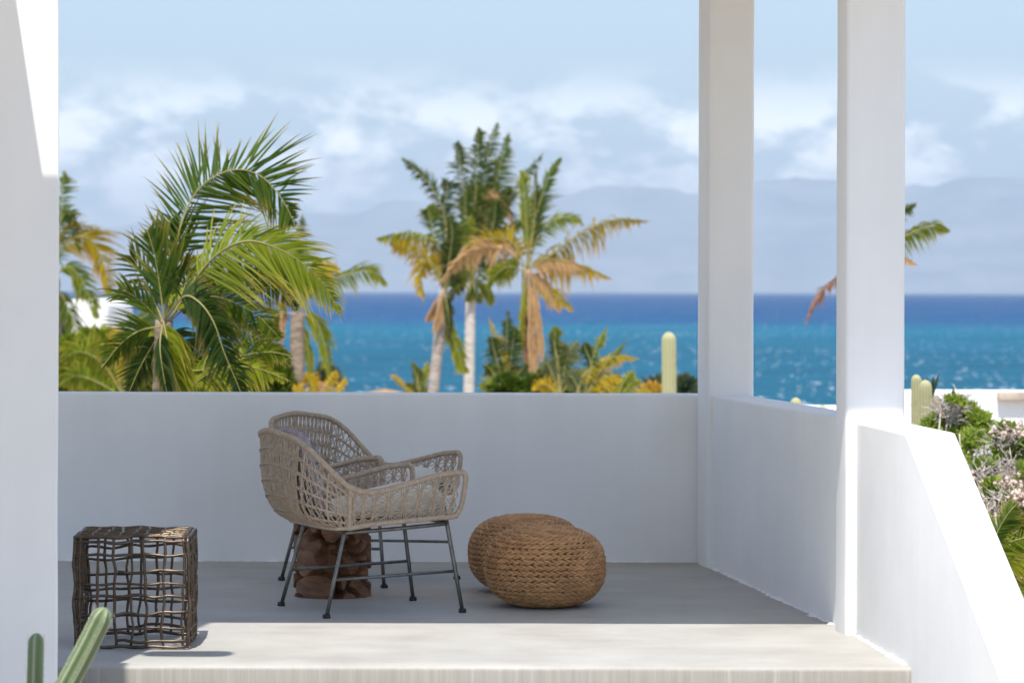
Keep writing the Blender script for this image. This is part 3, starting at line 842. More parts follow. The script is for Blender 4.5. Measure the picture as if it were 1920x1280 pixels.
def palm(label, Y, base, crown, r0, r1, fronds, bark=TRUNK_BROWN, group='palm trees beyond the parapet', name='palm_tree', bend=0.0, leafw=None, height_extra=None, trunk=True):
    """base, crown in photograph pixels; the trunk goes on down to the ground"""
    c = at(*crown, Y); b = at(*base, Y)
    dirn = (b - c); gz = land_z(c.x, Y) - 0.1
    foot = c + dirn * ((gz - c.z) / dirn.z) if abs(dirn.z) > 1e-3 else Vector((c.x, Y, gz))
    e = empty(name, foot, 0, label, 'palm tree', group)
    if trunk:
        pts = spline([foot, foot.lerp(c, .35) + Vector((bend, 0, 0)), foot.lerp(c, .7) + Vector((bend, 0, 0)), c], 90)
        mb = MB(); mb.tube(pts, [(r0 + (r1 - r0) * k / 89) * (1.05 if k % 3 == 0 else 0.97 + .03 * R.random()) for k in range(90)], 14)
        mb.build('trunk', bark, e, origin=foot)
    pxm = Y / FPX
    for fr in fronds:
        pts, mat = fr[0], fr[1]; kw = dict(fr[2]) if len(fr) > 2 else {}
        P = [at(p[0], p[1], Y + (p[2] if len(p) > 2 else 0.0)) for p in pts]
        ln = kw.pop('len', 80) * pxm; wd = kw.pop('w', 5.0) * pxm * (1.0 if Y < 30 else 0.68); kw['n'] = int(kw.get('n', 60) * (1.4 if Y < 30 else 1.25)); kw.setdefault('ragged', .12 if Y < 30 else .2); rr = kw.pop('r', 3.0) * pxm * 0.6
        mb, rb = MB(), MB()
        add_frond(mb, rb, P, ln, wd, r0=rr, **kw)
        f = mb.build('frond', MATS[mat], e, tint=True, origin=foot)
        rb.build('rachis', RACHIS_B if mat in 'br' else RACHIS_Y, f, origin=foot)
    return e

D = dict
# the large palm on the left, bent by the wind
palm('large windblown green palm on the left with arching fronds', 18.5, (303, 735), (308, 600), 0.062, 0.055, [
    ([(310, 600, 0), (327, 470, .05), (354, 384, .1), (390, 339, .1), (444, 318, .1), (494, 334, .05), (535, 384, 0), (556, 432, 0)], 'g', D(len=178, n=74, fwd=.5, drop=.08, wind=-.03, up=(-.12, 0, .75), lo=(.45, 0, -.1), w=5.6, plane=(.1, 1, .1), r=4.2)),
    ([(318, 600, -.1), (372, 515, -.15), (417, 470, -.2), (462, 452, -.2), (508, 461, -.2), (556, 486, -.2), (606, 532, -.15), (644, 602, -.1)], 'l', D(len=180, n=80, fwd=.7, drop=.3, wind=.15, up=(.5, 0, .1), lo=(.2, 0, -.4), w=4.6, plane=(-.1, 1, -.25), r=4.6)),
    ([(318, 604, .3), (352, 545, .5), (400, 500, .7), (460, 492, .8), (520, 530, .8), (560, 590, .8)], 'd', D(len=110, n=60, fwd=.6, drop=.35, wind=.1, w=5, plane=(.2, 1, 0))),
    ([(310, 598, -.3), (345, 556, -.5), (375, 568, -.65), (401, 605, -.7), (420, 660, -.7), (446, 722, -.7), (460, 760, -.7)], 'd', D(len=96, n=70, fwd=.55, drop=.55, wind=-.08, w=6, plane=(.5, 1, .2), r=4.2)),
    ([(315, 605, .2), (350, 580, .3), (395, 590, .4), (450, 615, .4), (510, 650, .4), (545, 690, .4)], 'g', D(len=92, n=56, fwd=.75, drop=.15, wind=.12, w=4.6)),
    ([(312, 640, 0), (350, 690, 0), (395, 690, -.1), (450, 668, -.1), (505, 660, -.1), (548, 668, -.1)], 'l', D(len=96, n=64, fwd=.5, drop=.5, wind=.1, w=5.4, plane=(0, 1, .4))),
    ([(340, 760, -.1), (370, 715, -.1), (420, 690, -.15), (480, 690, -.15), (545, 715, -.15)], 'l', D(len=80, n=50, fwd=.55, drop=.45, w=5)),
    ([(308, 600, -.1), (300, 540, -.1), (290, 480, -.1), (276, 430, -.1)], 'g', D(len=150, n=15, fwd=1.35, drop=.05, wind=-.12, w=7, plane=(.2, 1, 0), curl=1.2)),
    ([(308, 600, .1), (314, 530, .15), (318, 470, .2), (318, 420, .2)], 'd', D(len=190, n=15, fwd=1.8, drop=.03, wind=-.05, w=7.5, curl=1.0)),
    ([(306, 604, .2), (284, 550, .3), (262, 505, .4), (244, 478, .4)], 'd', D(len=130, n=13, fwd=1.4, drop=.08, wind=-.14, w=6, curl=1.2)),
    ([(304, 606, -.2), (272, 572, -.3), (246, 552, -.4), (224, 540, -.4)], 'g', D(len=110, n=12, fwd=1.2, drop=.16, wind=-.12, w=5.5, curl=1.2)),
    ([(306, 600, 0), (335, 560, .1), (352, 520, .2), (360, 480, .2)], 'l', D(len=110, n=14, fwd=1.4, drop=.05, wind=.02, w=6)),
    ([(304, 610, -.4), (300, 650, -.5), (306, 700, -.55), (318, 760, -.55)], 'd', D(len=70, n=30, fwd=1.5, drop=.9, wind=.0, w=8, plane=(.8, 1, 0))),
    ([(314, 600, .1), (365, 560, .2), (420, 560, .25), (480, 590, .3), (530, 640, .3)], 'g', D(len=110, n=46, fwd=.8, drop=.3, wind=.15, w=5)),
    ([(302, 612, -.1), (262, 620, -.2), (226, 645, -.25), (190, 690, -.3)], 'g', D(len=84, n=40, fwd=.7, drop=.3, wind=-.1, w=4.2)),
    ([(302, 618, .1), (284, 650, .2), (262, 690, .2), (240, 740, .2)], 'd', D(len=90, n=44, fwd=.7, drop=.3, wind=-.15, w=4.6)),
    ([(306, 600, -.35), (312, 630, -.45), (322, 690, -.5), (345, 750, -.5)], 'l', D(len=110, n=44, fwd=1.4, drop=.9, wind=.06, w=9, plane=(.8, 1, 0))),
    ([(312, 606, .3), (350, 640, .5), (390, 680, .6), (430, 740, .6)], 'd', D(len=100, n=50, fwd=.7, drop=.4, wind=.08, w=5)),
    ([(306, 604, .3), (330, 560, .5), (360, 530, .6), (400, 520, .6), (440, 545, .6)], 'd', D(len=90, n=40, fwd=.8, drop=.3, w=5)),
], group='palm trees beyond the parapet', bend=0.0)

palm('yellowing palm beside the tall wall at the far left edge', 44, (95, 735), (98, 520), 0.14, 0.11, [
    ([(98, 520), (108, 460), (114, 400), (118, 345), (122, 318)], 'g', D(len=46, n=44, drop=.25, w=5)),
    ([(98, 520), (120, 440), (150, 425), (190, 432), (245, 440)], 'y', D(len=30, n=40, drop=.5, w=4, plane=(0, .4, 1))),
    ([(98, 515), (112, 420), (128, 400), (140, 430), (150, 480)], 'd', D(len=44, n=44, drop=.5, w=5)),
    ([(98, 520), (125, 455), (160, 445), (185, 470), (200, 520), (202, 560)], 'y', D(len=70, n=56, drop=.7, w=6, plane=(.3, 1, .4))),
    ([(98, 525), (125, 500), (150, 520), (170, 560), (185, 600)], 'l', D(len=56, n=48, drop=.6, w=5)),
    ([(98, 535), (120, 560), (140, 610), (150, 670), (158, 735)], 'g', D(len=56, n=48, drop=.7, w=5)),
    ([(98, 540), (112, 610), (120, 670), (126, 740)], 'd', D(len=50, n=44, drop=.7, w=5)),
    ([(98, 530), (60, 480), (30, 470), (0, 500)], 'g', D(len=60, n=40, drop=.4, w=5)),
    ([(98, 530), (70, 560), (50, 610), (40, 680)], 'l', D(len=60, n=40, drop=.5, w=5)),
], bark=TRUNK_BROWN)
palm('low spreading yellow-green palm below the small white building', 36, (232, 790), (232, 745), 0.1, 0.09, [
    ([(232, 745), (200, 690), (170, 665), (140, 660), (112, 680)], 'l', D(len=62, n=56, drop=.7, w=5)),
    ([(232, 745), (235, 680), (255, 640), (285, 622), (318, 628)], 'l', D(len=70, n=56, drop=.7, w=5)),
    ([(232, 745), (215, 680), (220, 640), (205, 622)], 'y', D(len=60, n=50, drop=.5, w=5)),
    ([(232, 745), (180, 715), (140, 705), (110, 725)], 'l', D(len=54, n=50, drop=.7, w=5)),
    ([(232, 745), (262, 700), (290, 690), (320, 705)], 'g', D(len=54, n=50, drop=.6, w=5)),
    ([(232, 745), (250, 620), (275, 590), (300, 575)], 'g', D(len=60, n=44, drop=.4, w=5)),
], name='palm_tree')
palm('palm half hidden behind the large windblown one, with a frond over the sea', 40, (556, 737), (558, 585), 0.115, 0.09, [
    ([(560, 585), (585, 545), (620, 525), (660, 512), (700, 510), (726, 540)], 'l', D(len=66, n=54, drop=.8, w=5, plane=(0, 1, .4))),
    ([(560, 585), (580, 520), (605, 500), (640, 505)], 'y', D(len=46, n=44, drop=.5, w=5)),
    ([(556, 585), (545, 520), (520, 500), (490, 520), (475, 560)], 'g', D(len=56, n=50, drop=.5, w=5)),
    ([(560, 588), (590, 600), (610, 650), (618, 705)], 'l', D(len=50, n=44, drop=.7, w=5)),
    ([(556, 588), (520, 590), (500, 630), (490, 680)], 'l', D(len=50, n=44, drop=.7, w=5)),
    ([(558, 590), (556, 640), (552, 690), (556, 745)], 'y', D(len=30, n=44, drop=1.2, w=6, fwd=1.2)),
    ([(560, 590), (575, 640), (582, 690), (586, 720)], 'l', D(len=34, n=36, drop=1.2, w=6, fwd=1.2)),
    ([(558, 580), (556, 500), (560, 450), (568, 400)], 'd', D(len=44, n=40, drop=.3, w=5)),
    ([(556, 585), (535, 560), (530, 610), (528, 650)], 'b', D(len=30, n=36, drop=1.2, w=6, fwd=1.2)),
])
palm('slim palm with a grey-brown trunk, leftmost of the three on the sea', 50, (812, 737), (832, 545), 0.095, 0.085, [
    ([(834, 540), (838, 460), (832, 400), (838, 350), (830, 340)], 'd', D(len=50, n=50, drop=.3, w=5)),
    ([(834, 545), (836, 420), (815, 360), (785, 325), (750, 294)], 'd', D(len=36, n=56, drop=.55, w=4.6, fwd=.9, wind=-.05)),
    ([(834, 520), (815, 455), (775, 436), (735, 440), (703, 448)], 'l', D(len=54, n=50, drop=1.3, w=5.2, plane=(0, .7, 1), curl=.8)),
    ([(830, 540), (800, 485), (770, 470), (745, 460), (728, 456)], 'y', D(len=42, n=50, drop=.55, w=5)),
    ([(832, 545), (818, 505), (800, 490), (785, 520), (795, 570)], 'y', D(len=46, n=44, drop=.7, w=5)),
    ([(832, 545), (828, 490), (850, 440), (870, 420), (888, 425)], 'g', D(len=52, n=48, drop=.5, w=5)),
    ([(834, 540), (850, 480), (870, 440), (885, 400)], 'l', D(len=44, n=40, drop=.4, w=6)),
    ([(834, 548), (850, 520), (868, 500), (890, 500)], 'g', D(len=46, n=40, drop=.6, w=5)),
    ([(833, 548), (835, 600), (852, 640), (866, 680), (876, 700)], 'l', D(len=46, n=56, drop=.5, w=5, fwd=.8)),
    ([(830, 548), (822, 565), (810, 585), (800, 605)], 'b', D(len=30, n=40, drop=.9, w=5)),
    ([(833, 545), (838, 570), (836, 600), (830, 630)], 'd', D(len=34, n=40, drop=.9, w=5)),
    ([(832, 540), (812, 440), (805, 400), (800, 390)], 'g', D(len=48, n=40, drop=.3, w=5)),
    ([(832, 540, -.1), (838, 575, -.2), (842, 605, -.2), (840, 640, -.2)], 'd', D(len=36, n=36, drop=1.2, w=7, fwd=1.4)),
    ([(832, 540, -.1), (826, 570, -.2), (818, 600, -.2), (812, 625, -.2)], 'b', D(len=30, n=36, drop=1.2, w=7, fwd=1.4)),
    ([(834, 545, -.1), (850, 500, -.2), (845, 470, -.3), (825, 460, -.3)], 'd', D(len=50, n=40, drop=.6, w=6)),
    ([(834, 545, -.1), (842, 490, -.3), (848, 440, -.4), (842, 400, -.4)], 'd', D(len=50, n=40, drop=.4, w=6)),
], bark=TRUNK_GREY)
palm('tall palm with a smooth white trunk, tallest of the three on the sea', 54, (879, 737), (883, 530), 0.112, 0.085, [
    ([(884, 525), (895, 440), (905, 360), (915, 290), (935, 222)], 'd', D(len=58, n=60, drop=.3, w=5.4, wind=.04)),
    ([(884, 525), (890, 430), (892, 350), (895, 280), (898, 235)], 'd', D(len=60, n=60, drop=.3, w=5.4, wind=.02)),
    ([(884, 525), (900, 440), (925, 360), (940, 300), (955, 245)], 'g', D(len=54, n=60, drop=.3, w=5.4)),
    ([(884, 525), (880, 440), (868, 350), (860, 290), (858, 262)], 'd', D(len=52, n=56, drop=.35, w=5.4)),
    ([(884, 525), (898, 420), (922, 380), (945, 365), (955, 350)], 'd', D(len=66, n=56, drop=.45, w=5.4)),
    ([(884, 528), (886, 420), (890, 370), (900, 340)], 'g', D(len=76, n=50, drop=.4, w=6)),
    ([(884, 528), (905, 480), (935, 440), (965, 420), (990, 415)], 'd', D(len=50, n=50, drop=.5, w=5)),
    ([(884, 528), (915, 440), (950, 380), (985, 330), (1022, 282)], 'd', D(len=34, n=56, drop=.5, w=4.6, fwd=.8)),
    ([(884, 530), (910, 460), (898, 400), (915, 355), (950, 380), (960, 430)], 'b', D(len=30, n=50, drop=.8, w=5)),
    ([(884, 530), (915, 500), (945, 500), (965, 520)], 'g', D(len=56, n=44, drop=.7, w=5)),
    ([(882, 530), (865, 480), (850, 470), (838, 500)], 'd', D(len=52, n=44, drop=.6, w=5)),
    ([(884, 532), (900, 530), (915, 550), (922, 575)], 'l', D(len=36, n=36, drop=.8, w=5)),
    ([(882, 532), (868, 530), (850, 545), (840, 570)], 'd', D(len=30, n=36, drop=.8, w=5)),
    ([(884, 525, -.1), (880, 545, -.2), (874, 565, -.2)], 'g', D(len=26, n=30, drop=1.2, w=6, fwd=1.2)),
    ([(884, 525, -.1), (892, 545, -.2), (900, 570, -.2)], 'd', D(len=26, n=30, drop=1.2, w=6, fwd=1.2)),
    ([(884, 520, -.2), (880, 460, -.4), (872, 400, -.5), (876, 340, -.5)], 'd', D(len=60, n=40, drop=.4, w=6)),
    ([(884, 520, -.2), (905, 470, -.4), (925, 420, -.5), (930, 370, -.5)], 'd', D(len=60, n=40, drop=.4, w=6)),
    ([(884, 527), (925, 450), (950, 440), (940, 480)], 'b', D(len=34, n=36, drop=.7, w=5)),
], bark=TRUNK_PALE)
palm('palm with yellow fronds and a skirt of dead brown leaves, right of the white trunk', 47, (990, 737), (988, 505), 0.085, 0.08, [
    ([(988, 505), (988, 440), (985, 390), (980, 340), (978, 318)], 'l', D(len=40, n=44, drop=.15, w=5.4, fwd=1.6)),
    ([(988, 505), (998, 430), (1012, 380), (1030, 330), (1054, 292)], 'g', D(len=50, n=50, drop=.2, w=5.4, fwd=1.3)),
    ([(986, 505), (1000, 440), (1003, 380), (1006, 310)], 'd', D(len=36, n=40, drop=.15, w=5, fwd=1.5)),
    ([(990, 505), (1010, 440), (1040, 412), (1075, 408), (1096, 425)], 'l', D(len=36, n=46, drop=.4, w=4.6)),
    ([(990, 505), (1030, 480), (1085, 440), (1150, 412), (1222, 415)], 'y', D(len=72, n=64, drop=1.3, w=5.2, plane=(0, .7, 1), wind=-.02, curl=.8)),
    ([(990, 508), (1010, 486), (1050, 488), (1095, 500), (1150, 524)], 'y', D(len=74, n=50, drop=1.4, w=5.4, plane=(0, .7, 1), curl=.8)),
    ([(990, 508), (1015, 490), (1060, 490), (1100, 505)], 'b', D(len=42, n=44, drop=1.0, w=5)),
    ([(988, 508), (950, 470), (905, 465), (865, 485), (818, 540)], 'b', D(len=56, n=60, drop=.9, w=5.4)),
    ([(988, 508), (960, 455), (920, 448), (870, 465)], 'y', D(len=38, n=50, drop=.6, w=5)),
    ([(986, 510), (955, 500), (930, 515), (912, 545)], 'l', D(len=40, n=44, drop=.8, w=5)),
    ([(990, 510), (1010, 535), (1040, 555), (1078, 585)], 'y', D(len=40, n=46, drop=.5, w=4.6)),
    ([(990, 510), (1005, 520), (1030, 545), (1052, 590)], 'b', D(len=34, n=40, drop=.7, w=4.6)),
    ([(984, 500, -.3), (982, 560, -.4), (976, 620, -.4), (972, 690, -.4)], 'l', D(len=30, n=50, drop=1.3, w=7, fwd=1.6)),
    ([(986, 505), (988, 540), (982, 570), (972, 600)], 'l', D(len=36, n=36, drop=1.2, w=7, fwd=1.4)),
    ([(992, 505, -.15), (998, 590, -.3), (1003, 660, -.3), (1006, 750, -.3)], 'b', D(len=34, n=56, drop=1.6, w=8, fwd=1.8)),
    ([(990, 505, -.2), (994, 570, -.35), (994, 640, -.35), (996, 730, -.35)], 'b', D(len=34, n=56, drop=1.6, w=8, fwd=1.8)),
    ([(994, 505, -.1), (1008, 580, -.2), (1014, 640, -.2), (1016, 715, -.2)], 'b', D(len=30, n=50, drop=1.6, w=8, fwd=1.8)),
    ([(988, 508, -.2), (983, 580, -.25), (986, 660, -.25), (994, 750, -.25)], 'r', D(len=28, n=50, drop=1.6, w=7, fwd=1.8)),
], bark=TRUNK_BROWN)
palm('palm behind the right pillar showing one rusty drooping frond', 34, (1640, 760), (1630, 505), 0.1, 0.09, [
    ([(1630, 505), (1600, 500), (1565, 525), (1532, 560), (1509, 612)], 'r', D(len=36, n=60, drop=1.0, w=4.4, plane=(0, .9, .8))),
    ([(1630, 505), (1670, 460), (1710, 436), (1750, 424), (1783, 436)], 'l', D(len=58, n=60, drop=.9, w=4.8, plane=(0, .9, .6))),
    ([(1630, 505), (1660, 430), (1690, 395), (1720, 380)], 'd', D(len=30, n=50, drop=.5, w=4.4)),
    ([(1630, 505), (1670, 480), (1700, 488), (1720, 497)], 'b', D(len=20, n=40, drop=.7, w=4)),
    ([(1630, 505), (1640, 420), (1645, 360)], 'g', D(len=36, n=40, drop=.3, w=5)),
    ([(1630, 510), (1640, 560), (1650, 620)], 'b', D(len=26, n=40, drop=1.2, w=5)),
])
# young palms and shrubs just over the parapet
palm('dense dark young palm left of the brown-skirted palm', 46, (945, 790), (948, 745), 0.1, 0.08, [
    ([(948, 745), (946, 690), (930, 640), (916, 592)], 'y', D(len=24, n=46, drop=.3, w=4)),
    ([(948, 745), (950, 680), (950, 620), (952, 578)], 'd', D(len=32, n=46, drop=.3, w=5)),
    ([(948, 745), (935, 690), (925, 650), (922, 630)], 'd', D(len=40, n=46, drop=.3, w=5)),
    ([(948, 745), (955, 690), (962, 640), (966, 610)], 'd', D(len=40, n=46, drop=.3, w=5)),
    ([(948, 745), (930, 710), (918, 690), (908, 690)], 'g', D(len=36, n=40, drop=.5, w=5)),
    ([(948, 745), (966, 710), (980, 690), (990, 690)], 'd', D(len=36, n=40, drop=.5, w=5)),
    ([(948, 745), (925, 725), (912, 720), (900, 730)], 'l', D(len=30, n=30, drop=.5, w=5)),
], name='young_palm', trunk=False, group='young palms along the parapet')
palm('bluish green young palm right of the brown-skirted palm', 42, (1050, 790), (1050, 745), 0.1, 0.08, [
    ([(1050, 745), (1048, 690), (1040, 650), (1030, 622)], 'd', D(len=34, n=46, drop=.4, w=5)),
    ([(1050, 745), (1058, 690), (1070, 655), (1084, 640)], 's', D(len=40, n=46, drop=.4, w=5)),
    ([(1050, 745), (1035, 700), (1025, 680), (1018, 690)], 's', D(len=40, n=40, drop=.5, w=5)),
    ([(1050, 745), (1045, 690), (1050, 660), (1060, 640)], 's', D(len=44, n=46, drop=.4, w=5)),
    ([(1050, 745), (1070, 710), (1090, 700), (1110, 705)], 'g', D(len=36, n=40, drop=.5, w=5)),
    ([(1050, 745), (1030, 725), (1015, 720), (1000, 735)], 'y', D(len=30, n=36, drop=.5, w=5)),
    ([(1050, 745), (1040, 640), (1042, 610)], 'g', D(len=30, n=36, drop=.4, w=5)),
], name='young_palm', trunk=False, group='young palms along the parapet')
palm('young palm with a golden frond leaning over the parapet towards the tall cactus', 40, (1100, 800), (1092, 750), 0.1, 0.08, [
    ([(1078, 750), (1095, 705), (1125, 680), (1160, 668), (1203, 674)], 'y', D(len=34, n=60, drop=.6, w=4.6, r=4.5)),
    ([(1092, 750), (1105, 700), (1115, 660), (1128, 632), (1138, 612)], 'l', D(len=22, n=46, drop=.5, w=4.6)),
    ([(1092, 750), (1108, 690), (1098, 655), (1095, 640)], 'd', D(len=32, n=40, drop=.5, w=5)),
    ([(1092, 750), (1130, 690), (1155, 660), (1176, 636)], 'g', D(len=16, n=40, drop=.5, w=4)),
    ([(1092, 750), (1120, 715), (1150, 705), (1175, 715)], 'y', D(len=34, n=46, drop=.7, w=4.6)),
    ([(1092, 750), (1080, 720), (1070, 705), (1060, 710)], 's', D(len=34, n=36, drop=.5, w=5)),
    ([(1092, 750), (1130, 735), (1155, 725), (1180, 735)], 'l', D(len=30, n=36, drop=.7, w=5)),
], name='young_palm', trunk=False, group='young palms along the parapet')
palm('bright lime seedling palm low between golden frond and tall cactus', 30, (1165, 790), (1158, 752), 0.06, 0.05, [
    ([(1158, 752), (1165, 725), (1178, 705), (1190, 694)], 'l', D(len=24, n=36, drop=.3, w=5)),
    ([(1158, 752), (1175, 728), (1190, 715), (1205, 716)], 'l', D(len=22, n=36, drop=.5, w=5)),
    ([(1158, 752), (1185, 740), (1205, 730), (1225, 735)], 'y', D(len=18, n=36, drop=.5, w=4)),
    ([(1158, 752), (1140, 730), (1125, 725)], 'y', D(len=20, n=30, drop=.5, w=4)),
], name='young_palm', trunk=False, group='young palms along the parapet')
palm('small green palm top just left of the grey-brown trunk', 52, (785, 790), (785, 748), 0.08, 0.07, [
    ([(785, 748), (782, 715), (776, 690), (772, 678)], 'g', D(len=18, n=36, drop=.3, w=5)),
    ([(785, 748), (790, 715), (798, 690), (802, 676)], 'l', D(len=18, n=36, drop=.3, w=5)),
    ([(785, 748), (784, 710), (786, 690)], 'd', D(len=22, n=36, drop=.3, w=5)),
    ([(785, 748), (762, 730), (745, 712), (728, 702)], 'y', D(len=13, n=36, drop=.3, w=4)),
    ([(785, 748), (770, 730), (758, 720)], 'g', D(len=22, n=36, drop=.5, w=5)),
    ([(785, 748), (800, 730), (815, 725)], 'g', D(len=22, n=36, drop=.5, w=5)),
], name='young_palm', trunk=False, group='young palms along the parapet')
palm('yellow young palm over the parapet beneath the dark spiky rosette', 38, (595, 790), (590, 755), 0.08, 0.07, [
    ([(590, 755), (585, 725), (578, 710), (570, 706)], 'y', D(len=26, n=40, drop=.4, w=5)),
    ([(590, 755), (610, 728), (622, 708), (630, 694)], 'y', D(len=24, n=40, drop=.3, w=6)),
    ([(590, 755), (620, 740), (640, 722), (648, 705)], 'y', D(len=18, n=40, drop=.3, w=5)),
    ([(590, 755), (600, 730), (605, 715)], 'b', D(len=24, n=30, drop=.4, w=5)),
    ([(590, 755), (560, 735), (548, 730)], 'y', D(len=22, n=30, drop=.5, w=5)),
], name='young_palm', trunk=False, group='young palms along the parapet')
palm('palm frond fan at the right edge beside the stair wall', 16.5, (1845, 1150), (1850, 1062), 0.05, 0.04, [
    ([(1842, 1058), (1862, 1032), (1885, 1018), (1930, 1005)], 'l', D(len=110, n=24, drop=.06, w=4, fwd=.7, wind=0, up=(.35, 0, .7))),
    ([(1850, 1062), (1880, 1050), (1915, 1048), (1960, 1060)], 'l', D(len=80, n=34, drop=.3, w=6, fwd=.8)),
    ([(1850, 1062), (1865, 1010), (1885, 970), (1910, 940)], 'g', D(len=70, n=30, drop=.2, w=6, fwd=1.0)),
    ([(1850, 1064), (1890, 1090), (1930, 1130)], 'l', D(len=80, n=34, drop=.3, w=6)),
    ([(1850, 1064), (1870, 1110), (1900, 1170)], 'g', D(len=70, n=30, drop=.4, w=6)),
], name='young_palm', trunk=True, group='young palms along the parapet')

def rosette(label, px, py, Y, n, ln, mat, spread=0.8, name='spiky_rosette', wd=0.03):
    c = at(px, py, Y); g = land_z(c.x, Y); base = Vector((c.x, Y, g))
    e = empty(name, base, 0, label, 'plant', 'spiky plants behind the parapet')
    mb = MB(); mb.tube([base + Vector((0, 0, -.1)), base.lerp(c, .5) + Vector((.03, 0, 0)), c], [.09, .07, .05], 8); mb.build('stem', TRUNK_BROWN, e, origin=base)
    mb = MB()
    for k in range(n):
        a = R.uniform(0, 2 * math.pi); el = R.uniform(-.2, 1.45)
        d = Vector((math.cos(a) * math.cos(el) * spread, math.sin(a) * math.cos(el) * spread, math.sin(el))).normalized()
        L = ln * R.uniform(.7, 1.1); s = d.cross(Vector((R.uniform(-.4, .4), -1, .2))).normalized()
        vs, fs, ts = [], [], []
        for q in range(5):
            x = q / 4; p = c + d * L * x + Vector((0, 0, -.12 * L * x * x)); w = wd * (0.8 + .5 * x) * (1 - x ** 3) + .001
            vs += [p + s * w, p - Vector((0, 0, w * .3)), p - s * w]; ts += [x] * 3
            if q: o = (q - 1) * 3; fs += [(o, o + 1, o + 4, o + 3), (o + 1, o + 2, o + 5, o + 4)]
        mb.add(vs, fs, ts)
    tag(mb.build('leaf_rosette', mat, e, tint=True, origin=base), kind='stuff')
rosette('dark blue-green spiky rosette above the yellow young palm', 612, 716, 48, 150, 0.36, LEAF_A)
rosette('dark spiky plant left of the tall pale cactus', 1232, 742, 42, 60, 0.36, LEAF_A, .5)
rosette('brownish spiky plant at the foot of the tall pale cactus', 1222, 748, 38, 120, 0.26, LEAF_Y)
rosette('dark leafy plant between the tall pale cactus and the far pillar', 1284, 735, 40, 130, 0.3, LEAF_A)
rosette('thin spiky plant behind the pair of pale cacti', 1748, 742, 23, 9, 0.2, LEAF_A, .25, wd=.012)

# ------------------------------------------------------------------ cacti
def cactus_stem(P, r, ribs, depth, n=60, round_top=0.9, taper=0.9):
    P = spline(P, n); tip = [P[-1]]
    while len(P) > 3 and (P[-1] - tip[0]).length < r * 1.35: P.pop()
    last = P[-1]
    P += [last.lerp(tip[0], math.sin(q / 12 * math.pi / 2)) for q in range(1, 13)]
    n = len(P); mb = MB(); sub = 6; m = ribs * sub
    L = [0.0]
    for a, b in zip(P, P[1:]): L.append(L[-1] + (b - a).length)
    T0 = None; N = None
    for i in range(n):
        T = (P[min(i + 1, n - 1)] - P[max(i - 1, 0)]).normalized()
        N = T.orthogonal().normalized() if N is None else (N - T * N.dot(T)).normalized()
        B = T.cross(N); left = L[-1] - L[i]
        rr = r * (taper + (1 - taper) * min(1, L[i] / (0.4 * L[-1])))
        if left < r * 1.3: rr *= max(0.02, math.sqrt(max(0, 1 - ((r * 1.3 - left) / (r * 1.3)) ** 2)))
        rr *= 1 + 0.03 * mnoise.noise(Vector((i * .3, r * 50, 0)))
        for k in range(m):
            a = 2 * math.pi * k / m; c = 0.5 + 0.5 * math.cos(ribs * a); c = c ** 0.8
            q = rr * (1 - depth * (1 - c)) * (1 + (.05 * mnoise.noise(Vector((i * .9, k // sub * 7.3, r * 90))) * c if depth > .2 else 0))
            mb.v.append(tuple(P[i] + (N * math.cos(a) + B * math.sin(a)) * q)); mb.t.append(max(0, (c - .75) * 4))
    for i in range(n - 1):
        for k in range(m): mb.f.append((i * m + k, i * m + (k + 1) % m, (i + 1) * m + (k + 1) % m, (i + 1) * m + k))
    mb.f.append(tuple((n - 1) * m + k for k in range(m)))
    return mb
def spines(P, r, ribs, n, mat, e, base):
    mb = MB(); P = spline(P, n)
    for i in range(2, n - 1):
        T = (P[i + 1] - P[i - 1]).normalized(); N = T.orthogonal().normalized(); B = T.cross(N)
        for k in range(ribs):
            a = 2 * math.pi * k / ribs
            o = N * math.cos(a) + B * math.sin(a)
            for _ in range(2):
                d = (o + Vector((R.uniform(-.6, .6), R.uniform(-.6, .6), R.uniform(-.6, .6)))).normalized()
                p = P[i] + o * r * 0.96; mb.tube([p, p + d * R.uniform(.003, .008)], [.0008, .0003], 3, False)
    tag(mb.build('spines', mat, e, origin=base), kind='stuff')
YC = 9.55
base = Vector((at(120, 1300, YC).x, YC, -0.74))
def fg_cactus(path, r, ribs, depth, label):
    P = [at(x, y, YC + d) for x, y, d in path]
    foot = Vector((P[0].x, P[0].y, land_z(P[0].x, P[0].y) - .02)); P = [foot] + P
    e = empty('columnar_cactus', foot, 0, label, 'cactus', 'green cacti in the foreground')
    cactus_stem(P, r, ribs, depth, 80).build('stem', CACT_G, e, tint=True, origin=foot)
    spines(P, r, ribs, 90, TWIG, e, foot)
fg_cactus([(40, 1450, 0), (62, 1400, 0), (96, 1338, 0), (130, 1274, 0), (165, 1208, 0), (199, 1139, 0)], 0.034, 6, 0.36, 'ribbed green cactus stem leaning right, in front of the bronze cube')
fg_cactus([(64, 1420, .05), (66, 1330, .05), (67, 1270, .05), (69, 1186, .05)], 0.0265, 5, 0.32, 'upright green cactus stub at the bottom left corner by the tall wall')
def bg_cactus(label, Y, stems):
    b0 = at(stems[0][0], stems[0][1], Y); foot = Vector((b0.x, Y, land_z(b0.x, Y) - .05))
    e = empty('pale_cactus', foot, 0, label, 'cactus', 'pale column cacti beyond the terrace')
    for px, py, wpx, dy in stems:
        t = at(px, py, Y + dy); f = Vector((t.x, Y + dy, foot.z))
        cactus_stem([f, f.lerp(t, .33), f.lerp(t, .66) + Vector((.01, 0, 0)), t], wpx / 2 * Y / FPX, 12, 0.16, 60).build('stem', CACT_P, e, tint=True, origin=foot)
bg_cactus('tall single pale column cactus just left of the far pillar', 34, [(1254, 622, 28, 0)])
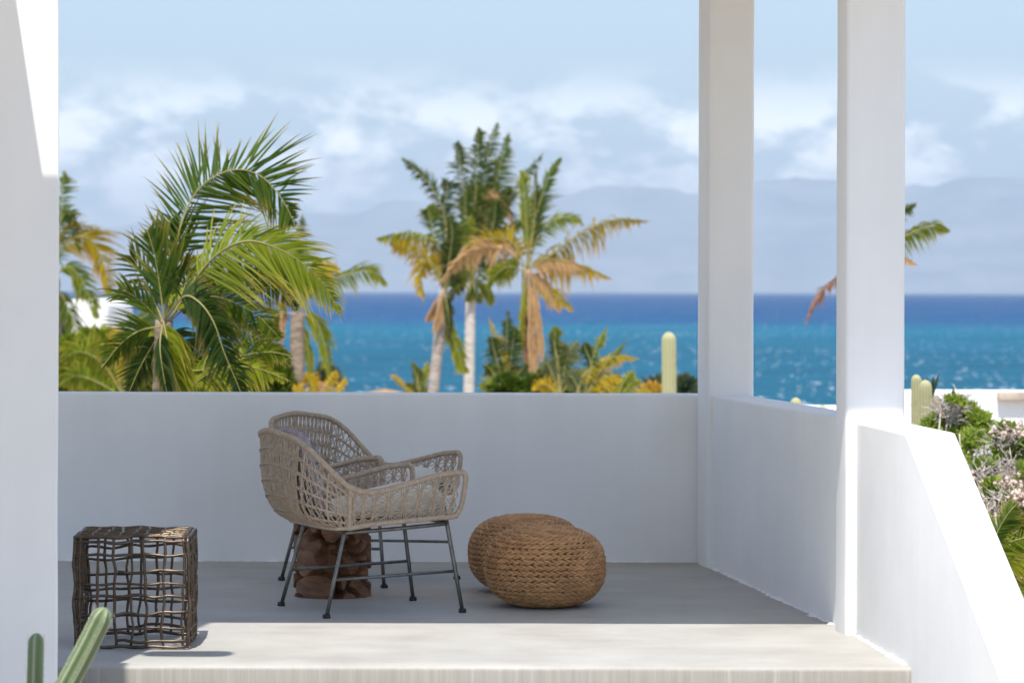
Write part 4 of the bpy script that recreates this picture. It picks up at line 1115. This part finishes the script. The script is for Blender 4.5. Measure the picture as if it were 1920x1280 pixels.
bg_cactus('pair of pale column cacti right of the wider pillar', 20.5, [(1718, 702, 20, .1), (1735, 712, 25, -.1)])
bg_cactus('round pale cactus top peeping over the side wall', 23, [(1492, 745, 23, 0)])
bg_cactus('lower pale cactus top over the side wall, nearest the wider pillar', 23.5, [(1542, 759, 19, 0)])

# ------------------------------------------------------------------ garden wall, shrubs, far building
def px_block(name, x0, x1, ytop, Y, depth, label, mat=PLASTER, zb=None, cat='wall', bev=0.03, wob=.004):
    a, b = at(x0, ytop, Y), at(x1, ytop, Y); zb = zb if zb is not None else land_z(a.x, Y) - 0.3
    return plaster_block(name, [(a.x, Y), (b.x, Y), (b.x, Y + depth), (a.x, Y + depth)], zb, (a.z + b.z) / 2, mat, label, cat, bev=bev, wob=wob)
px_block('garden_wall', 1585, 2150, 733, 26, 0.4, 'sunlit white garden wall behind the green shrub at the right')
px_block('garden_wall', 1480, 1582, 762, 27, 0.4, 'low white wall end seen over the side wall between the pillars')
px_block('coping_block', 1872, 2010, 734.5, 25.93, 0.2, 'beige stone block set against the white garden wall', STONE, zb=at(1900, 751, 25.93).z, cat='stone block', bev=.008)
px_block('white_building', 118, 203, 561, 75, 5.0, 'small white rounded building behind the left palms', bev=0.22, cat='building', wob=.01)

def shrub(label, blobs, Y, nleaf, ntwig, nbloom, leaf=0.045, seed=1, mat=None, thin=-0.02, group='shrubs beside the stairs'):
    rs = random.Random(seed)
    c0 = at(blobs[0][0], blobs[0][1], Y); foot = Vector((c0.x, Y, land_z(c0.x, Y)))
    e = empty('leafy_shrub', foot, 0, label, 'shrub', group)
    C = [(at(x, y, Y + dy), r * Y / FPX) for x, y, r, dy in blobs]
    mb = MB()
    for c, r in C:
        for k in range(5):
            tip = c + Vector((rs.uniform(-1, 1), rs.uniform(-1, 1), rs.uniform(-.2, 1))) * r * .8
            mid = foot.lerp(tip, .5) + Vector((rs.uniform(-.2, .2), rs.uniform(-.2, .2), 0))
            mb.tube(spline([foot, mid, tip], 8), [.022, .02, .018, .015, .012, .009, .007, .005], 5)
    mb.build('trunk', TWIG, e, origin=foot)
    mb = MB()
    for k in range(ntwig):
        c, r = rs.choice(C); d = Vector((rs.gauss(0, 1), rs.gauss(0, 1), rs.gauss(0, 1))).normalized()
        p = c + d * r * rs.uniform(.3, .9); q = p + Vector((rs.uniform(-1, 1), rs.uniform(-1, 1), rs.uniform(-.3, 1))).normalized() * rs.uniform(.05, .14)
        mb.tube([p, p.lerp(q, .5) + Vector((rs.uniform(-.02, .02), 0, rs.uniform(-.02, .02))), q], [.0035, .003, .0015], 4, False)
    tag(mb.build('twigs', TWIG, e, origin=foot), kind='stuff')
    mb = MB()
    for k in range(nleaf // 7):
        c, r = rs.choice(C); d = Vector((rs.gauss(0, 1), rs.gauss(0, 1), rs.gauss(0, 1))).normalized()
        ctr = c + d * r * rs.uniform(.55, 1.02)
        if mnoise.noise(ctr * 4.2) < thin: continue
        for _ in range(7):
            ax = (d * .5 + Vector((rs.uniform(-1, 1), rs.uniform(-1, 1), rs.uniform(-.2, 1.1)))).normalized()
            p = ctr + ax * .01; s = ax.cross(Vector((rs.uniform(-1, 1), rs.uniform(-1, 1), rs.uniform(-1, 1)))).normalized()
            L = leaf * rs.uniform(.7, 1.3); w = L * .3; up = s.cross(ax)
            mb.add([p, p + ax * L * .45 + s * w + up * w * .3, p + ax * L * .5, p + ax * L * .45 - s * w + up * w * .3, p + ax * L], [(0, 1, 2), (0, 2, 3), (1, 4, 2), (2, 4, 3)], [0, .4, .4, .4, .6])
    tag(mb.build('crown', mat or LEAF_S, e, tint=True, origin=foot), kind='stuff')
    if nbloom:
        mb = MB()
        for k in range(nbloom):
            c, r = rs.choice(C); d = Vector((rs.gauss(0, 1), -abs(rs.gauss(0, 1)), rs.gauss(0, 1))).normalized()
            ctr = c + d * r * rs.uniform(.8, 1.05)
            if mnoise.noise(ctr * 3.0 + Vector((7, 7, 7))) < 0.12: continue
            for _ in range(5):
                p = ctr + Vector((rs.uniform(-.03, .03), rs.uniform(-.03, .03), rs.uniform(-.03, .03))); q = rs.uniform(.008, .018)
                mb.add([p + Vector(v) * q for v in ((1, 0, 0), (-1, 0, 0), (0, 1, 0), (0, -1, 0), (0, 0, 1), (0, 0, -1))], [(0, 2, 4), (2, 1, 4), (1, 3, 4), (3, 0, 4), (2, 0, 5), (1, 2, 5), (3, 1, 5), (0, 3, 5)])
        tag(mb.build('blooms', BLOOM, e, origin=foot), kind='stuff')
shrub('leafy green shrub with grey twigs, in front of the white garden wall', [(1775, 770, 32, 0), (1815, 800, 36, .1), (1765, 825, 40, .1), (1835, 850, 50, -.1), (1800, 760, 20, .1)], 20, 13000, 600, 150, seed=4)
shrub('sparser twiggy shrub with pale blooms at the right edge', [(1895, 830, 34, 0), (1915, 870, 50, 0), (1890, 905, 48, -.2), (1945, 850, 50, .2), (1850, 905, 40, -.2)], 19, 10000, 900, 420, seed=9)
shrub('low green shrub with pinkish dry blooms above the palm frond', [(1870, 945, 42, 0), (1910, 965, 45, 0), (1850, 990, 40, -.1), (1900, 1010, 60, .2), (1950, 960, 60, 0)], 18, 11000, 500, 520, seed=14)

G2 = 'bushes below the white building'
shrub('yellow-green bush mass under the small white building', [(140, 690, 48, 0), (185, 668, 44, .4), (225, 690, 50, 0), (265, 672, 40, .3), (180, 725, 50, -.3), (120, 730, 40, -.3)], 42, 16000, 200, 0, leaf=.14, seed=21, mat=LEAF_L, thin=-.3, group=G2)
shrub('olive bush at the foot of the large windblown palm', [(290, 715, 40, 0), (345, 725, 40, .2), (400, 722, 36, 0), (455, 728, 36, .2), (520, 722, 40, 0)], 40, 9000, 200, 0, leaf=.13, seed=23, mat=LEAF_G, thin=-.3, group=G2)
shrub('low olive bush hugging the parapet under the young palms', [(1010, 735, 26, 0), (1060, 728, 28, .2), (1115, 735, 26, 0), (1150, 738, 20, .2), (950, 735, 24, 0)], 44, 5000, 150, 0, leaf=.13, seed=25, mat=LEAF_G, thin=-.3, group=G2)

def palapa():
    Y = 85; top = at(722, 729, Y); g = land_z(top.x, Y); foot = Vector((top.x, Y, g))
    e = empty('thatched_hut', foot, 0, 'far thatched hut roof just showing over the parapet', 'hut')
    mb = MB(); n = 28
    ring = [(.02, 0), (.55, -.1), (1.4, -.5), (2.1, -.95), (2.1, -1.05), (1.9, -1.0)]
    for r, dz in ring:
        for k in range(n): a = 2 * math.pi * k / n; j = 1 + .04 * R.uniform(-1, 1); mb.v.append((top.x + r * j * math.cos(a), Y + r * j * math.sin(a), top.z + dz)); mb.t.append(0)
    for j in range(len(ring) - 1):
        for k in range(n): mb.f.append((j * n + k, (j + 1) * n + k, (j + 1) * n + (k + 1) % n, j * n + (k + 1) % n))
    mb.build('roof', THATCH, e, origin=foot)
    for sx in (-1, 1):
        for sy in (-1, 1):
            mb = MB(); mb.tube([(top.x + sx, Y + sy, g - .2), (top.x + sx, Y + sy, top.z - .5)], .07, 8); mb.build('post', TRUNK_BROWN, e, origin=foot)
palapa()
